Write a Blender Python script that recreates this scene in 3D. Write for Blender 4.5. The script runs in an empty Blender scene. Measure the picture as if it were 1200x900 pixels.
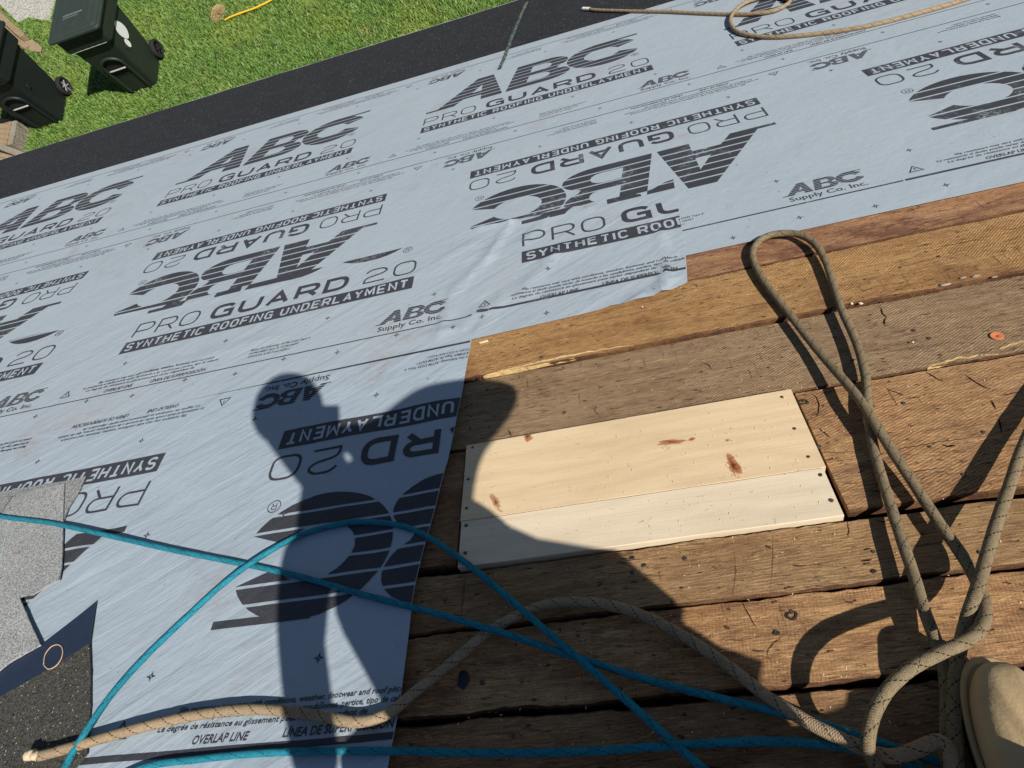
import bpy, bmesh, math, random
import numpy as np
from math import radians, sin, cos, pi, sqrt, atan2, hypot
from mathutils import Vector, Matrix, noise as mnoise
random.seed(7); rng = np.random.default_rng(7)
sc = bpy.context.scene
COL = sc.collection

# ------------------------------------------------------------------ frames
# roof frame: u along the eave (right), v down the slope, w out of the roof; metres
PITCH = math.atan(0.5)
cP, sP = cos(PITCH), sin(PITCH)
MR = Matrix(((1, 0, 0), (0, cP, sP), (0, -sP, cP)))          # columns u, v, w in world
F = 735.43
CR = Vector((.9649, .0105, -.2626)); CD = Vector((-.1834, -.6885, -.7017)); CF = Vector((-.1882, .7252, -.6623))
CAM = Vector((0, 0, 1.0))
GROUND = cP * 1.0 - 5.6                                       # world z of the lawn
def W3(p): return MR @ Vector(p)
def ray(x, y): return CR * ((x - 600) / F) + CD * ((y - 450) / F) + CF
def at(x, y, w=0.0):
    d = ray(x, y); t = (w - 1.0) / d.z
    return Vector((d.x * t, d.y * t, w))
def gnd(x, y, h=0.0):
    d = MR @ ray(x, y); c = MR @ CAM; t = (GROUND + h - c.z) / d.z
    return c + d * t

# ------------------------------------------------------------------ camera
cam = bpy.data.cameras.new('camera'); camo = bpy.data.objects.new('camera', cam); COL.objects.link(camo)
cam.sensor_width = 36; cam.lens = 36 * F / 1200; cam.clip_start = 0.01; cam.clip_end = 2000
rx, ry, rz = (W3(CR)).normalized(), -(W3(CD)).normalized(), -(W3(CF)).normalized()
ry = rz.cross(rx).normalized(); rx = ry.cross(rz).normalized()
M = Matrix((rx, ry, rz)).transposed().to_4x4(); M.translation = W3(CAM); camo.matrix_world = M
sc.camera = camo
sc.render.resolution_x = 1024; sc.render.resolution_y = 768

# ------------------------------------------------------------------ light
ANTI = at(380, 485)                                            # where the lens's own shadow falls
def SP(x, y, w):                                               # point at height w whose shadow falls at pixel x, y
    p = at(x, y); return Vector((p.x - w * ANTI.x, p.y - w * ANTI.y, w))
sund = W3(CAM - ANTI).normalized()
elev = math.asin(sund.z); az = atan2(sund.x, sund.y)
world = bpy.data.worlds.new('World'); sc.world = world; world.use_nodes = True
wn = world.node_tree; wn.nodes.clear()
sky = wn.nodes.new('ShaderNodeTexSky'); sky.sky_type = 'NISHITA'; sky.sun_disc = False
sky.sun_elevation = elev; sky.sun_rotation = az; sky.air_density = 1.0; sky.dust_density = 0.6; sky.ozone_density = 1.5
bg = wn.nodes.new('ShaderNodeBackground'); bg.inputs[1].default_value = 0.05
wo = wn.nodes.new('ShaderNodeOutputWorld')
wn.links.new(sky.outputs[0], bg.inputs[0]); wn.links.new(bg.outputs[0], wo.inputs[0])
sl = bpy.data.lights.new('sun', 'SUN'); sl.energy = 5.0; sl.angle = radians(0.53); sl.color = (1.0, 0.94, 0.84)
so = bpy.data.objects.new('sun', sl); COL.objects.link(so)
so.rotation_euler = sund.to_track_quat('Z', 'Y').to_euler()
sc.view_settings.view_transform = 'Standard'; sc.view_settings.look = 'None'
sc.view_settings.exposure = 0.18; sc.view_settings.gamma = 1.0

# ------------------------------------------------------------------ object helpers
def link(name, me, mats=(), parent=None, roof=True):
    o = bpy.data.objects.new(name, me); COL.objects.link(o)
    if mats is not None and me is not None:
        for m in (mats if isinstance(mats, (list, tuple)) else [mats]):
            if m is not None and m.name not in [q.name for q in me.materials if q]: me.materials.append(m)
    if parent is not None: o.parent = parent
    elif roof: o.rotation_euler = (-PITCH, 0, 0)
    return o
def tag(o, label, cat, group=None):
    o['label'] = label; o['category'] = cat
    if group: o['group'] = group
    return o
def empty(name, loc=(0, 0, 0), roof=True):
    o = bpy.data.objects.new(name, None); COL.objects.link(o); o.empty_display_size = .05
    if roof: o.rotation_euler = (-PITCH, 0, 0); o.location = W3(loc)
    else: o.location = loc
    return o
def mesh(verts, faces, smooth=False, mi=None):
    me = bpy.data.meshes.new('m'); me.from_pydata([tuple(v) for v in verts], [], faces)
    if smooth: me.polygons.foreach_set('use_smooth', [True] * len(me.polygons))
    if mi: me.polygons.foreach_set('material_index', mi)
    me.update(); return me
def bm_mesh(bm, smooth=False):
    me = bpy.data.meshes.new('m'); bm.to_mesh(me); bm.free()
    if smooth: me.polygons.foreach_set('use_smooth', [True] * len(me.polygons))
    return me
def addbox(bm, c, s, rot=None, bev=0.0, taper=None):
    b = bmesh.ops.create_cube(bm, size=1.0); vs = b['verts']
    for v in vs:
        k = 1.0
        if taper and v.co.z > 0: k = taper
        v.co = Vector((v.co.x * s[0] * k, v.co.y * s[1] * k, v.co.z * s[2]))
    if bev:
        es = list({e for v in vs for e in v.link_edges})
        r = bmesh.ops.bevel(bm, geom=es, offset=bev, segments=2, affect='EDGES', profile=.5)
        vs = list({v for f in r['faces'] for v in f.verts} | {v for v in vs if v.is_valid})
    for v in vs:
        if rot is not None: v.co = rot @ v.co
        v.co += Vector(c)
    return vs
def catmull(P, step):
    P = [Vector(p) for p in P]; Q = [P[0] * 2 - P[1]] + P + [P[-1] * 2 - P[-2]]; out = []
    for i in range(1, len(Q) - 2):
        a, b, c, d = Q[i - 1], Q[i], Q[i + 1], Q[i + 2]; n = max(2, int((c - b).length / step))
        for j in range(n):
            t = j / n
            out.append(.5 * ((2 * b) + (c - a) * t + (2 * a - 5 * b + 4 * c - d) * t * t + (3 * b - a - 3 * c + d) * t ** 3))
    out.append(P[-1]); return out
def tube(P, r, step=.004, seg=12, cap=True, wob=0.0):
    pts = catmull(P, step); n = len(pts); vs = []; fs = []; uv = []
    up = Vector((0, 0, 1)); L = 0; Ls = []
    for i, p in enumerate(pts):
        t = (pts[min(i + 1, n - 1)] - pts[max(i - 1, 0)]).normalized()
        s = t.cross(up)
        s = s.normalized() if s.length > 1e-4 else Vector((1, 0, 0))
        q = s.cross(t).normalized()
        if i: L += (p - pts[i - 1]).length
        Ls.append(L)
        rr = (r(i / (n - 1)) if callable(r) else r) * (1 + wob * mnoise.noise(p * 40))
        for k in range(seg):
            a = 2 * pi * k / seg; vs.append(p + (s * cos(a) + q * sin(a)) * rr)
    for i in range(n - 1):
        for k in range(seg):
            k2 = (k + 1) % seg
            fs.append((i * seg + k, i * seg + k2, (i + 1) * seg + k2, (i + 1) * seg + k))
            uv += [(Ls[i], k / seg), (Ls[i], (k + 1) / seg), (Ls[i + 1], (k + 1) / seg), (Ls[i + 1], k / seg)]
    if cap:
        fs.append(tuple(range(seg - 1, -1, -1))); uv += [(0, 0)] * seg
        fs.append(tuple((n - 1) * seg + k for k in range(seg))); uv += [(L, 0)] * seg
    me = mesh(vs, fs, True); ul = me.uv_layers.new(name='UVMap')
    ul.data.foreach_set('uv', [c for q in uv for c in q]); return me

# ------------------------------------------------------------------ materials
class NB:
    def __init__(s, name):
        s.m = bpy.data.materials.new(name); s.m.use_nodes = True; s.t = s.m.node_tree; s.t.nodes.clear()
        s.o = s.t.nodes.new('ShaderNodeOutputMaterial'); s.b = s.t.nodes.new('ShaderNodeBsdfPrincipled')
        s.t.links.new(s.b.outputs[0], s.o.inputs[0]); s._co = {}
    def put(s, v, i):
        if v is None: return
        if isinstance(v, bpy.types.NodeSocket): s.t.links.new(v, i)
        else:
            if i.type == 'RGBA' and len(v) == 3: v = (*v, 1)
            i.default_value = v
    def co(s, k='Object'):
        if k not in s._co:
            n = s.t.nodes.new('ShaderNodeTexCoord'); s._co[k] = n.outputs[k]
        return s._co[k]
    def map(s, scale=(1, 1, 1), loc=(0, 0, 0), rot=(0, 0, 0), src=None):
        if rot != (0, 0, 0) and scale != (1, 1, 1):        # turn first, stretch after
            src = s.map((1, 1, 1), (0, 0, 0), rot, src); rot = (0, 0, 0)
        n = s.t.nodes.new('ShaderNodeMapping'); s.put(src or s.co(), n.inputs[0])
        n.inputs['Location'].default_value = loc; n.inputs['Rotation'].default_value = rot; n.inputs['Scale'].default_value = scale
        return n.outputs[0]
    def noise(s, vec=None, scale=5, detail=4, rough=.55, dist=0, out=0):
        n = s.t.nodes.new('ShaderNodeTexNoise'); s.put(vec or s.co(), n.inputs['Vector'])
        n.inputs['Scale'].default_value = scale; n.inputs['Detail'].default_value = detail
        n.inputs['Roughness'].default_value = rough; n.inputs['Distortion'].default_value = dist
        return n.outputs[out]
    def vor(s, vec=None, scale=5, feat='F1', out='Distance', rand=1.0):
        n = s.t.nodes.new('ShaderNodeTexVoronoi'); n.feature = feat; s.put(vec or s.co(), n.inputs['Vector'])
        n.inputs['Scale'].default_value = scale; n.inputs['Randomness'].default_value = rand; return n.outputs[out]
    def wave(s, vec=None, scale=5, dist=0, det=2, dscale=1, typ='BANDS', dir='X', prof='SIN'):
        n = s.t.nodes.new('ShaderNodeTexWave'); n.wave_type = typ; n.bands_direction = dir; n.wave_profile = prof
        s.put(vec or s.co(), n.inputs['Vector']); n.inputs['Scale'].default_value = scale
        n.inputs['Distortion'].default_value = dist; n.inputs['Detail'].default_value = det; n.inputs['Detail Scale'].default_value = dscale
        return n.outputs['Fac']
    def ramp(s, f, stops, ease=False):
        n = s.t.nodes.new('ShaderNodeValToRGB'); s.put(f, n.inputs[0]); e = n.color_ramp.elements
        if ease: n.color_ramp.interpolation = 'EASE'
        while len(e) < len(stops): e.new(.5)
        for q, (p, c) in zip(e, stops):
            q.position = p; q.color = (c, c, c, 1) if isinstance(c, (int, float)) else (*c, 1)
        return n.outputs[0]
    def mix(s, f, a, b, mode='MIX'):
        n = s.t.nodes.new('ShaderNodeMix'); n.data_type = 'RGBA'; n.blend_type = mode
        s.put(f, n.inputs[0]); s.put(a, n.inputs[6]); s.put(b, n.inputs[7]); return n.outputs[2]
    def math(s, op, a, b=None, c=None, clamp=False):
        n = s.t.nodes.new('ShaderNodeMath'); n.operation = op; n.use_clamp = clamp
        s.put(a, n.inputs[0])
        if b is not None: s.put(b, n.inputs[1])
        if c is not None: s.put(c, n.inputs[2])
        return n.outputs[0]
    def sep(s, v):
        n = s.t.nodes.new('ShaderNodeSeparateXYZ'); s.put(v, n.inputs[0]); return n.outputs
    def bump(s, h, dist=.001, strength=1.0, prev=None):
        n = s.t.nodes.new('ShaderNodeBump'); s.put(h, n.inputs['Height']); n.inputs['Distance'].default_value = dist
        n.inputs['Strength'].default_value = strength
        if prev is not None: s.t.links.new(prev, n.inputs['Normal'])
        return n.outputs[0]
    def done(s, color, rough=.7, spec=.3, normal=None, metal=0.0, **k):
        s.put(color, s.b.inputs['Base Color']); s.put(rough, s.b.inputs['Roughness'])
        s.b.inputs['Specular IOR Level'].default_value = spec; s.b.inputs['Metallic'].default_value = metal
        if normal is not None: s.t.links.new(normal, s.b.inputs['Normal'])
        for q, v in k.items(): s.put(v, s.b.inputs[q.replace('_', ' ')])
        return s.m

SANG = -31
def sheet_normal(nb, wr=1.0):
    # woven scrim, soft diagonal ripples and scuffs in the film
    rip = nb.noise(nb.map((2.2, 14, 1), rot=(0, 0, radians(SANG))), 1.6, 4, .6, .6)
    rip2 = nb.noise(nb.map((9, 60, 1), rot=(0, 0, radians(SANG + 3))), 1.0, 4, .65)
    fine = nb.noise(nb.co(), 420, 3, .7)
    crk = nb.noise(nb.co(), 26, 5, .7, .8)
    n = nb.bump(rip, .012 * max(0, wr - .5), .5); n = nb.bump(rip2, .0016 * max(0, wr - .6) * 1.6, .5, n)
    n = nb.bump(nb.noise(nb.co(), 5, 4, .55, .4), .012, .45, n); n = nb.bump(nb.noise(nb.map((1, 1.6, 1)), 17, 4, .6, 1.0), .0028, .4, n)
    n = nb.bump(crk, .0010, .5, n); n = nb.bump(fine, .0004, .5, n)
    return n
def m_sheet(name, wr=1.0, tint=(1, 1, 1)):
    nb = NB(name)
    big = nb.noise(nb.co(), 1.7, 5, .6); fine = nb.noise(nb.co(), 300, 3, .7); mid = nb.noise(nb.map((14, 60, 1), rot=(0, 0, .6)), 1.0, 4, .7)
    c = nb.mix(big, tuple(a * b for a, b in zip((.325, .382, .440), tint)), tuple(a * b for a, b in zip((.385, .44, .495), tint)))
    c = nb.mix(nb.ramp(fine, [(.35, 0), (.75, .22)]), c, (.30, .35, .39))
    c = nb.mix(nb.ramp(mid, [(.55, 0), (.8, .12)]), c, (.60, .62, .62))
    dirt = nb.math('MULTIPLY', nb.ramp(nb.noise(nb.co(), 2.6, 6, .7, .5), [(.57, 0), (.75, 1)]), nb.ramp(nb.noise(nb.co(), 45, 5, .75), [(.38, .15), (.7, 1)]))
    c = nb.mix(nb.math('MULTIPLY', dirt, .8), c, (.30, .21, .15))
    spk = nb.ramp(nb.noise(nb.map((1, 1, 1), loc=(3, 7, 1)), 75, 2, .5), [(.755, 0), (.775, 1)])
    c = nb.mix(nb.math('MULTIPLY', spk, .6), c, (.06, .055, .05))
    return nb.done(c, .72, .22, sheet_normal(nb, wr))
def m_ink(name, wr=1.0, wear=.5):
    nb = NB(name)
    a = nb.noise(nb.co(), 90, 5, .75); b = nb.noise(nb.co(), 7, 5, .65, .6); g = nb.noise(nb.co(), 500, 2, .6)
    f = nb.math('MULTIPLY', nb.ramp(a, [(.5, 0), (.62, 1)]), nb.ramp(b, [(.66 - .18 * wear, 0), (.76 - .1 * wear, 1)]))
    f = nb.math('MAXIMUM', f, nb.ramp(g, [(.60, 0), (.75, .28)]))
    c = nb.mix(b, (.030, .033, .044), (.058, .060, .072)); c = nb.mix(nb.math('MULTIPLY', f, .8), c, (.36, .40, .42))
    return nb.done(c, .65, .25, sheet_normal(nb, wr))
def m_wood(name, c0, c1, dark, saw=.3, sawang=60, seed=0, grey=(.33, .29, .23), gamt=.3, stain=.5):
    nb = NB(name); L = (seed * 3.7, seed * 1.9, seed)
    base = nb.map((1, 1, 1), loc=L)
    gr = nb.noise(nb.map((2.2, 48, 6), loc=L), 1.0, 7, .68, .35)
    gr2 = nb.noise(nb.map((7, 260, 30), loc=L), 1.0, 4, .7)
    bl = nb.noise(nb.map((1.6, 4.5, 3), loc=L), 1.5, 5, .6, .4)
    bl2 = nb.noise(nb.map((3.2, 11, 3), loc=(L[0] + 9, 4, 0)), 1.3, 7, .72, .9)
    c = nb.mix(nb.ramp(gr, [(.3, 0), (.7, 1)]), c0, c1)
    c = nb.mix(nb.math('MULTIPLY', nb.ramp(bl, [(.4, 0), (.66, 1)]), gamt), c, grey)
    c = nb.mix(nb.math('MULTIPLY', nb.ramp(gr2, [(.48, 0), (.72, 1)]), .5), c, tuple(x * .42 for x in c0))
    c = nb.mix(nb.math('MULTIPLY', nb.ramp(bl2, [(.47, 0), (.60, 1)]), stain), c, dark)
    gr3 = nb.noise(nb.map((34, 520, 30), loc=L), 1.0, 3, .75)
    c = nb.mix(nb.ramp(gr3, [(.42, .55), (.56, 0)]), c, tuple(x * .45 for x in c0)); c = nb.mix(nb.ramp(gr3, [(.58, 0), (.72, .5)]), c, tuple(min(1, x * 1.45) for x in c1))
    bl3 = nb.noise(nb.map((14, 30, 3), loc=(L[0], 8, 0)), 1.3, 6, .75, .5)
    c = nb.mix(nb.ramp(bl3, [(.50, 0), (.68, stain * .8)]), c, tuple(x * 1.15 for x in dark))
    ln = nb.noise(nb.map((1.4, 26, 3), loc=(L[0] + 2, 5, 0)), 1.2, 5, .65, 1.4); c = nb.mix(nb.ramp(ln, [(.56, 0), (.64, .7 * stain), (.70, 0)]), c, dark)
    # rough-sawn kerf marks
    sw = nb.wave(nb.map((1, 1, 1), loc=L, rot=(0, 0, radians(sawang))), 58, 2.6, 3, 1.6)
    swr = sw; swm = nb.ramp(nb.noise(base, 5, 5, .7), [(.38, 0), (.58, 1)]); sw = nb.math('MULTIPLY', sw, swm)
    sw = nb.math('MULTIPLY', sw, nb.ramp(nb.noise(nb.map((60, 160, 1), loc=L), 1, 3, .6), [(.35, .2), (.65, 1)]))
    c = nb.mix(nb.math('MULTIPLY', sw, saw), c, tuple(min(1, x * 1.35) for x in c1)); c = nb.mix(nb.math('MULTIPLY', nb.math('SUBTRACT', 1.0, swr), nb.math('MULTIPLY', swm, saw * .6)), c, tuple(x * .5 for x in c0))
    # pale raw fibres and dark pits, short splits along the grain
    fib = nb.noise(nb.map((30, 170, 1), loc=L, rot=(0, 0, radians(-8))), 1.2, 4, .7)
    c = nb.mix(nb.ramp(fib, [(.62, 0), (.74, .55)]), c, tuple(min(1, x * 1.9) for x in c1))
    pit = nb.noise(nb.map((38, 95, 1), loc=(L[0], 3, 1)), 1.0, 3, .6)
    c = nb.mix(nb.ramp(pit, [(.635, 0), (.68, .9)]), c, (.022, .014, .01))
    zone = nb.ramp(nb.noise(nb.map((1, 1, 1), loc=(L[0], 9, 3)), 5, 4, .6), [(.42, .15), (.62, 1)])
    das = nb.noise(nb.map((26, 150, 1), loc=(L[0], 13, 1), rot=(0, 0, radians(seed * 4 - 14))), 1.0, 3, .65)
    c = nb.mix(nb.math('MULTIPLY', nb.ramp(das, [(.57, 0), (.64, .8)]), zone), c, (.045, .026, .016))
    grit = nb.noise(nb.co(), 380, 3, .8)
    c = nb.mix(nb.ramp(grit, [(.34, .5), (.44, 0)]), c, (.06, .035, .022)); c = nb.mix(nb.ramp(grit, [(.60, 0), (.72, .4)]), c, tuple(min(1, x * 1.6) for x in c1))
    sp = nb.math('MULTIPLY', nb.ramp(nb.noise(nb.map((6, 210, 1), loc=L), 1.0, 2, .4), [(.70, 0), (.73, 1)]), nb.ramp(nb.noise(base, 9, 3, .5), [(.50, 0), (.6, 1)]))
    c = nb.mix(nb.math('MULTIPLY', sp, .8), c, (.03, .018, .012))
    ck = nb.math('MULTIPLY', nb.ramp(nb.noise(nb.map((150, 9, 1), loc=L), 1.0, 2, .4), [(.68, 0), (.72, 1)]), nb.ramp(nb.noise(base, 6, 3, .5), [(.52, 0), (.62, 1)]))
    c = nb.mix(nb.math('MULTIPLY', ck, .45), c, (.05, .03, .02))
    n = nb.bump(gr, .0026, .5); n = nb.bump(sw, .0007, .6, n); n = nb.bump(gr3, .0009, .8, n); n = nb.bump(grit, .0008, .7, n); n = nb.bump(fib, .0018, .7, n); n = nb.bump(gr2, .001, .6, n)
    n = nb.bump(nb.math('SUBTRACT', 1.0, nb.math('MAXIMUM', sp, ck)), .0015, .8, n)
    return nb.done(c, .82, .18, n)
def m_pine(name, c0, c1, knots=(), seed=0):
    nb = NB(name); L = (seed, seed * 2, 0)
    xy = nb.co(); sx = nb.sep(xy)
    warp = nb.noise(nb.map((1.2, 5, 1), loc=L), 2, 3, .5)
    gv = nb.math('MULTIPLY', sx[1], 150.0); gv = nb.math('ADD', gv, nb.math('MULTIPLY', warp, 26.0))
    gv = nb.math('MULTIPLY_ADD', nb.math('SINE', gv), .5, .5)
    fine = nb.noise(nb.map((5, 300, 1), loc=L), 1, 4, .7)
    c = nb.mix(nb.math('MULTIPLY', gv, .35), c1, c0); c = nb.mix(nb.ramp(fine, [(.45, 0), (.8, .35)]), c, tuple(x * .72 for x in c0))
    c = nb.mix(nb.ramp(nb.noise(nb.map((2, 7, 1), loc=L), 1.4, 4, .6), [(.45, 0), (.75, .5)]), c, tuple(x * .85 for x in c0))
    c = nb.mix(nb.ramp(nb.noise(xy, 60, 3, .6), [(.70, 0), (.76, .5)]), c, (.30, .25, .18))
    c = nb.mix(nb.ramp(nb.noise(nb.map((1, 1.5, 1), loc=L), 34, 5, .7, 1.2), [(.655, 0), (.70, .55)]), c, (.16, .17, .14))
    for (kx, ky, rx_, ry_, rot, s_) in knots:
        v = nb.map((1, 1, 1), loc=(0, 0, 0), src=xy)
        n = nb.t.nodes.new('ShaderNodeVectorMath'); n.operation = 'SUBTRACT'; nb.put(v, n.inputs[0]); n.inputs[1].default_value = (kx, ky, 0)
        v = nb.map((1, 1, 1), rot=(0, 0, rot), src=n.outputs[0]); q = nb.sep(v)
        d = nb.math('SQRT', nb.math('ADD', nb.math('POWER', nb.math('DIVIDE', q[0], rx_), 2.0), nb.math('POWER', nb.math('DIVIDE', q[1], ry_), 2.0)))
        d = nb.math('ADD', d, nb.math('MULTIPLY', nb.math('SUBTRACT', nb.noise(nb.map((110, 60, 1) if ry_ > rx_ else (40, 200, 1), rot=(0, 0, rot)), 1, 5, .75), .5), 2.6))
        c = nb.mix(nb.ramp(d, [(.25, s_), (1.0, s_ * .7), (1.6, 0)]), c, (.33, .10, .03))
        c = nb.mix(nb.ramp(d, [(.0, s_), (.45, 0)]), c, (.07, .02, .012))
    n = nb.bump(fine, .0006, .5); n = nb.bump(nb.noise(xy, 90, 3, .6), .0006, .4, n)
    return nb.done(c, .6, .3, n)
def m_gran(name, c0, c1, sc_=620, spark=.0, spc=(.7, .75, .8), bump_=.0012):
    nb = NB(name); v = nb.vor(None, sc_, 'F1', 'Color'); q = nb.sep(v)
    c = nb.mix(nb.ramp(q[0], [(.25, 0), (.5, .5), (.8, 1)]), c0, c1)
    big = nb.noise(nb.co(), 7, 5, .6); c = nb.mix(nb.ramp(big, [(.35, 0), (.75, .35)]), c, tuple(x * .6 for x in c0))
    if spark: c = nb.mix(nb.ramp(q[1], [(1 - spark, 0), (1 - spark + .004, 1)]), c, spc)
    d = nb.vor(None, sc_, 'F1', 'Distance'); n = nb.bump(d, bump_, .7)
    n = nb.bump(nb.noise(nb.co(), 14, 4, .6), .004, .5, n)
    return nb.done(c, .85, .25, n)
def m_rope(name, c0, c1, tracer=None, pitch=.034, rad=.009, fuzz=.3):
    nb = NB(name); uv = nb.co('UV'); q = nb.sep(uv); L = q[0]; A = q[1]
    a = nb.math('FRACT', nb.math('ADD', nb.math('MULTIPLY', L, 300.0), nb.math('MULTIPLY', A, 7.0)))
    b = nb.math('FRACT', nb.math('SUBTRACT', nb.math('MULTIPLY', L, 300.0), nb.math('MULTIPLY', A, 7.0)))
    ta = nb.math('PINGPONG', a, .5); tb = nb.math('PINGPONG', b, .5); br = nb.math('MULTIPLY', nb.math('ADD', ta, tb), 1.0)
    big = nb.noise(nb.co(), 9, 4, .6)
    c = nb.mix(big, c0, c1); c = nb.mix(nb.ramp(br, [(.1, .55), (.55, 0)]), c, tuple(x * .5 for x in c0))
    c = nb.mix(nb.ramp(nb.noise(nb.map((1, 1, 1), loc=(9, 2, 4)), 150, 4, .8), [(.40, .45), (.52, 0)]), c, tuple(x * .5 for x in c0)); c = nb.mix(nb.ramp(nb.noise(nb.co(), 320, 3, .7), [(.5, 0), (.75, fuzz)]), c, tuple(min(1, x * 1.6) for x in c1))
    if tracer:
        def helix(sgn, off, wd):
            h = nb.math('FRACT', nb.math('ADD', nb.math('ADD', nb.math('DIVIDE', L, pitch), nb.math('MULTIPLY', A, sgn * 2.0)), off))
            h = nb.math('LESS_THAN', h, wd)
            k = nb.math('LESS_THAN', nb.math('FRACT', nb.math('MULTIPLY', A, 13.0)), .62)
            return nb.math('MULTIPLY', h, k)
        t = nb.math('MAXIMUM', helix(1, .1, .095), nb.math('MULTIPLY', helix(-1, .3, .06), nb.math('GREATER_THAN', nb.noise(nb.co(), 22, 1, .3), .52)))
        c = nb.mix(nb.math('MULTIPLY', t, .9), c, tracer)
    dirt = nb.ramp(nb.noise(nb.co(), 14, 5, .7), [(.5, 0), (.75, .45)]); c = nb.mix(dirt, c, tuple(x * .55 for x in c0))
    n = nb.bump(br, .0008, .8); n = nb.bump(nb.noise(nb.co(), 500, 2, .6), .0006, .6, n)
    return nb.done(c, .8, .2, n)
def m_plain(name, c, rough=.6, spec=.3, var=.15, sc_=30, bump_=.0005, metal=0.0, dirt=None):
    nb = NB(name); a = nb.noise(None, sc_, 5, .65)
    col = nb.mix(a, tuple(x * (1 - var) for x in c), tuple(min(1, x * (1 + var)) for x in c))
    if dirt: col = nb.mix(nb.ramp(nb.noise(None, sc_ * .4, 6, .7, .5), [(.5, 0), (.75, .6)]), col, dirt)
    return nb.done(col, rough, spec, nb.bump(nb.noise(None, sc_ * 6, 4, .6), bump_, .5), metal)

MS = {
 'sheet1': m_sheet('underlayment_film_a', .6), 'sheet2': m_sheet('underlayment_film_b', .6, (.99, 1, 1.0)),
 'sheet3': m_sheet('underlayment_film_c', 1.1, (1.0, 1.0, 1.0)), 'sheet4': m_sheet('underlayment_film_d', 1.25, (.97, 1.0, 1.03)),
 'ink1': m_ink('print_ink_a', .6, .3), 'ink2': m_ink('print_ink_b', .6, .8), 'ink3': m_ink('print_ink_c', 1.1, .5), 'ink4': m_ink('print_ink_d', 1.25, .05),
 'rope': m_rope('tan_braid', (.31, .225, .14), (.42, .32, .205), (.02, .018, .016)),
 'rope_old': m_rope('weathered_tan_braid', (.19, .145, .085), (.275, .215, .135), (.010, .008, .007)),
 'teal': m_rope('teal_braid', (.012, .175, .255), (.03, .28, .37), (.005, .05, .07), .05, .006, .15),
 'membrane': m_gran('black_granules', (.013, .0135, .017), (.036, .037, .044), 260, .007, (.30, .32, .36), .0012),
 'shingle': m_gran('grey_granules', (.15, .155, .155), (.40, .415, .415), 520, .0, (.7, .75, .8), .0012),
 'shingle_b': m_gran('pale_grey_granules', (.19, .195, .195), (.47, .485, .485), 520, .0, (.7, .75, .8), .0012),
 'shingle_dark': m_gran('dark_granules', (.030, .030, .027), (.105, .10, .088), 520, .01, (.5, .5, .45)),
 'asphalt': m_plain('asphalt_backing', (.018, .028, .055), .38, .5, .3, 40, .001),
 'nail': m_plain('nail_steel', (.10, .085, .07), .55, .5, .4, 200, .0002, .6, (.05, .03, .02)),
 'dark': m_plain('attic_dark', (.012, .010, .009), .9, .1),
 'frame_wood': m_plain('rafter_wood', (.16, .10, .06), .9, .1, .3, 12, .002),
}

# ------------------------------------------------------------------ roof deck
deck_bm = bmesh.new()
addbox(deck_bm, (-1.3, 1.0, -.075), (12.6, 7.4, .05))
for k in range(-3, 8): addbox(deck_bm, (k * .61 - .08, 1.0, -.038), (.04, 7.3, .026))
roof_deck = link('roof_deck', bm_mesh(deck_bm), MS['dark']); roof_deck['kind'] = 'structure'

def part(name, me, mat, parent, label=None, off=None):
    o = bpy.data.objects.new(name, me); COL.objects.link(o); o.parent = parent
    if mat is not None and len(me.materials) == 0: me.materials.append(mat)
    if off is not None: o.location = off
    if label: o['label'] = label
    return o
def board(u0, u1, v0, v1, mat, top=0.0, seed=0, jag=.0012, label=None, endj=.001, skew=0.0, name='board', bv=.0022, old=True):
    """plank from u0..u1, v0 (uphill) .. v1 (eave side); origin at its middle"""
    cu, cv = (u0 + u1) / 2, (v0 + v1) / 2; n = max(6, int((u1 - u0) / .012)); vs = []; fs = []
    T = .021
    for i in range(n + 1):
        u = u0 + (u1 - u0) * i / n
        def J(s, f, a): return a * mnoise.noise(Vector((u * f, s + seed * 7.3, 0)))
        e0 = v0 + J(0, 9, jag * 2) + J(3, 60, jag); e1 = v1 + J(5, 9, jag * 2) + J(8, 60, jag)
        cup = .0012 * mnoise.noise(Vector((u * 2.5, seed, 2)))
        b = bv + abs(J(11, 35, jag * 1.5)); b2 = bv + abs(J(14, 35, jag * 1.5))
        xo = 0
        if i == 0: xo = J(20, 1, endj)
        row = [(e0 + .001, top - T), (e0, top - b * 1.2 + cup), (e0 + b, top + cup), ((e0 * 2 + e1) / 3, top + cup - .0006), ((e0 + 2 * e1) / 3, top + cup - .0006), (e1 - b2, top + cup), (e1, top - b2 * 1.2 + cup), (e1 - .001, top - T)]
        for v, w in row:
            sk = skew * (v - v0) / (v1 - v0) * (1 - i / n)
            vs.append((u - cu + sk + (endj * mnoise.noise(Vector((v * 60, i, seed))) if i in (0, n) else 0), v - cv, w))
    R = 8
    for i in range(n):
        for k in range(R - 1): fs.append((i * R + k, (i + 1) * R + k, (i + 1) * R + k + 1, i * R + k + 1))
        fs.append((i * R + R - 1, (i + 1) * R + R - 1, (i + 1) * R, i * R))
    fs.append(tuple(range(R))); fs.append(tuple(n * R + k for k in range(R - 1, -1, -1)))
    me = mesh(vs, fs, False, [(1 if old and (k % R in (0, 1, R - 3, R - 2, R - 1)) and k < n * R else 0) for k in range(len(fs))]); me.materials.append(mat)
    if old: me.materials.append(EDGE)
    o = part(name, me, mat, roof_deck, label, (cu, cv, 0)); return o
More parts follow.
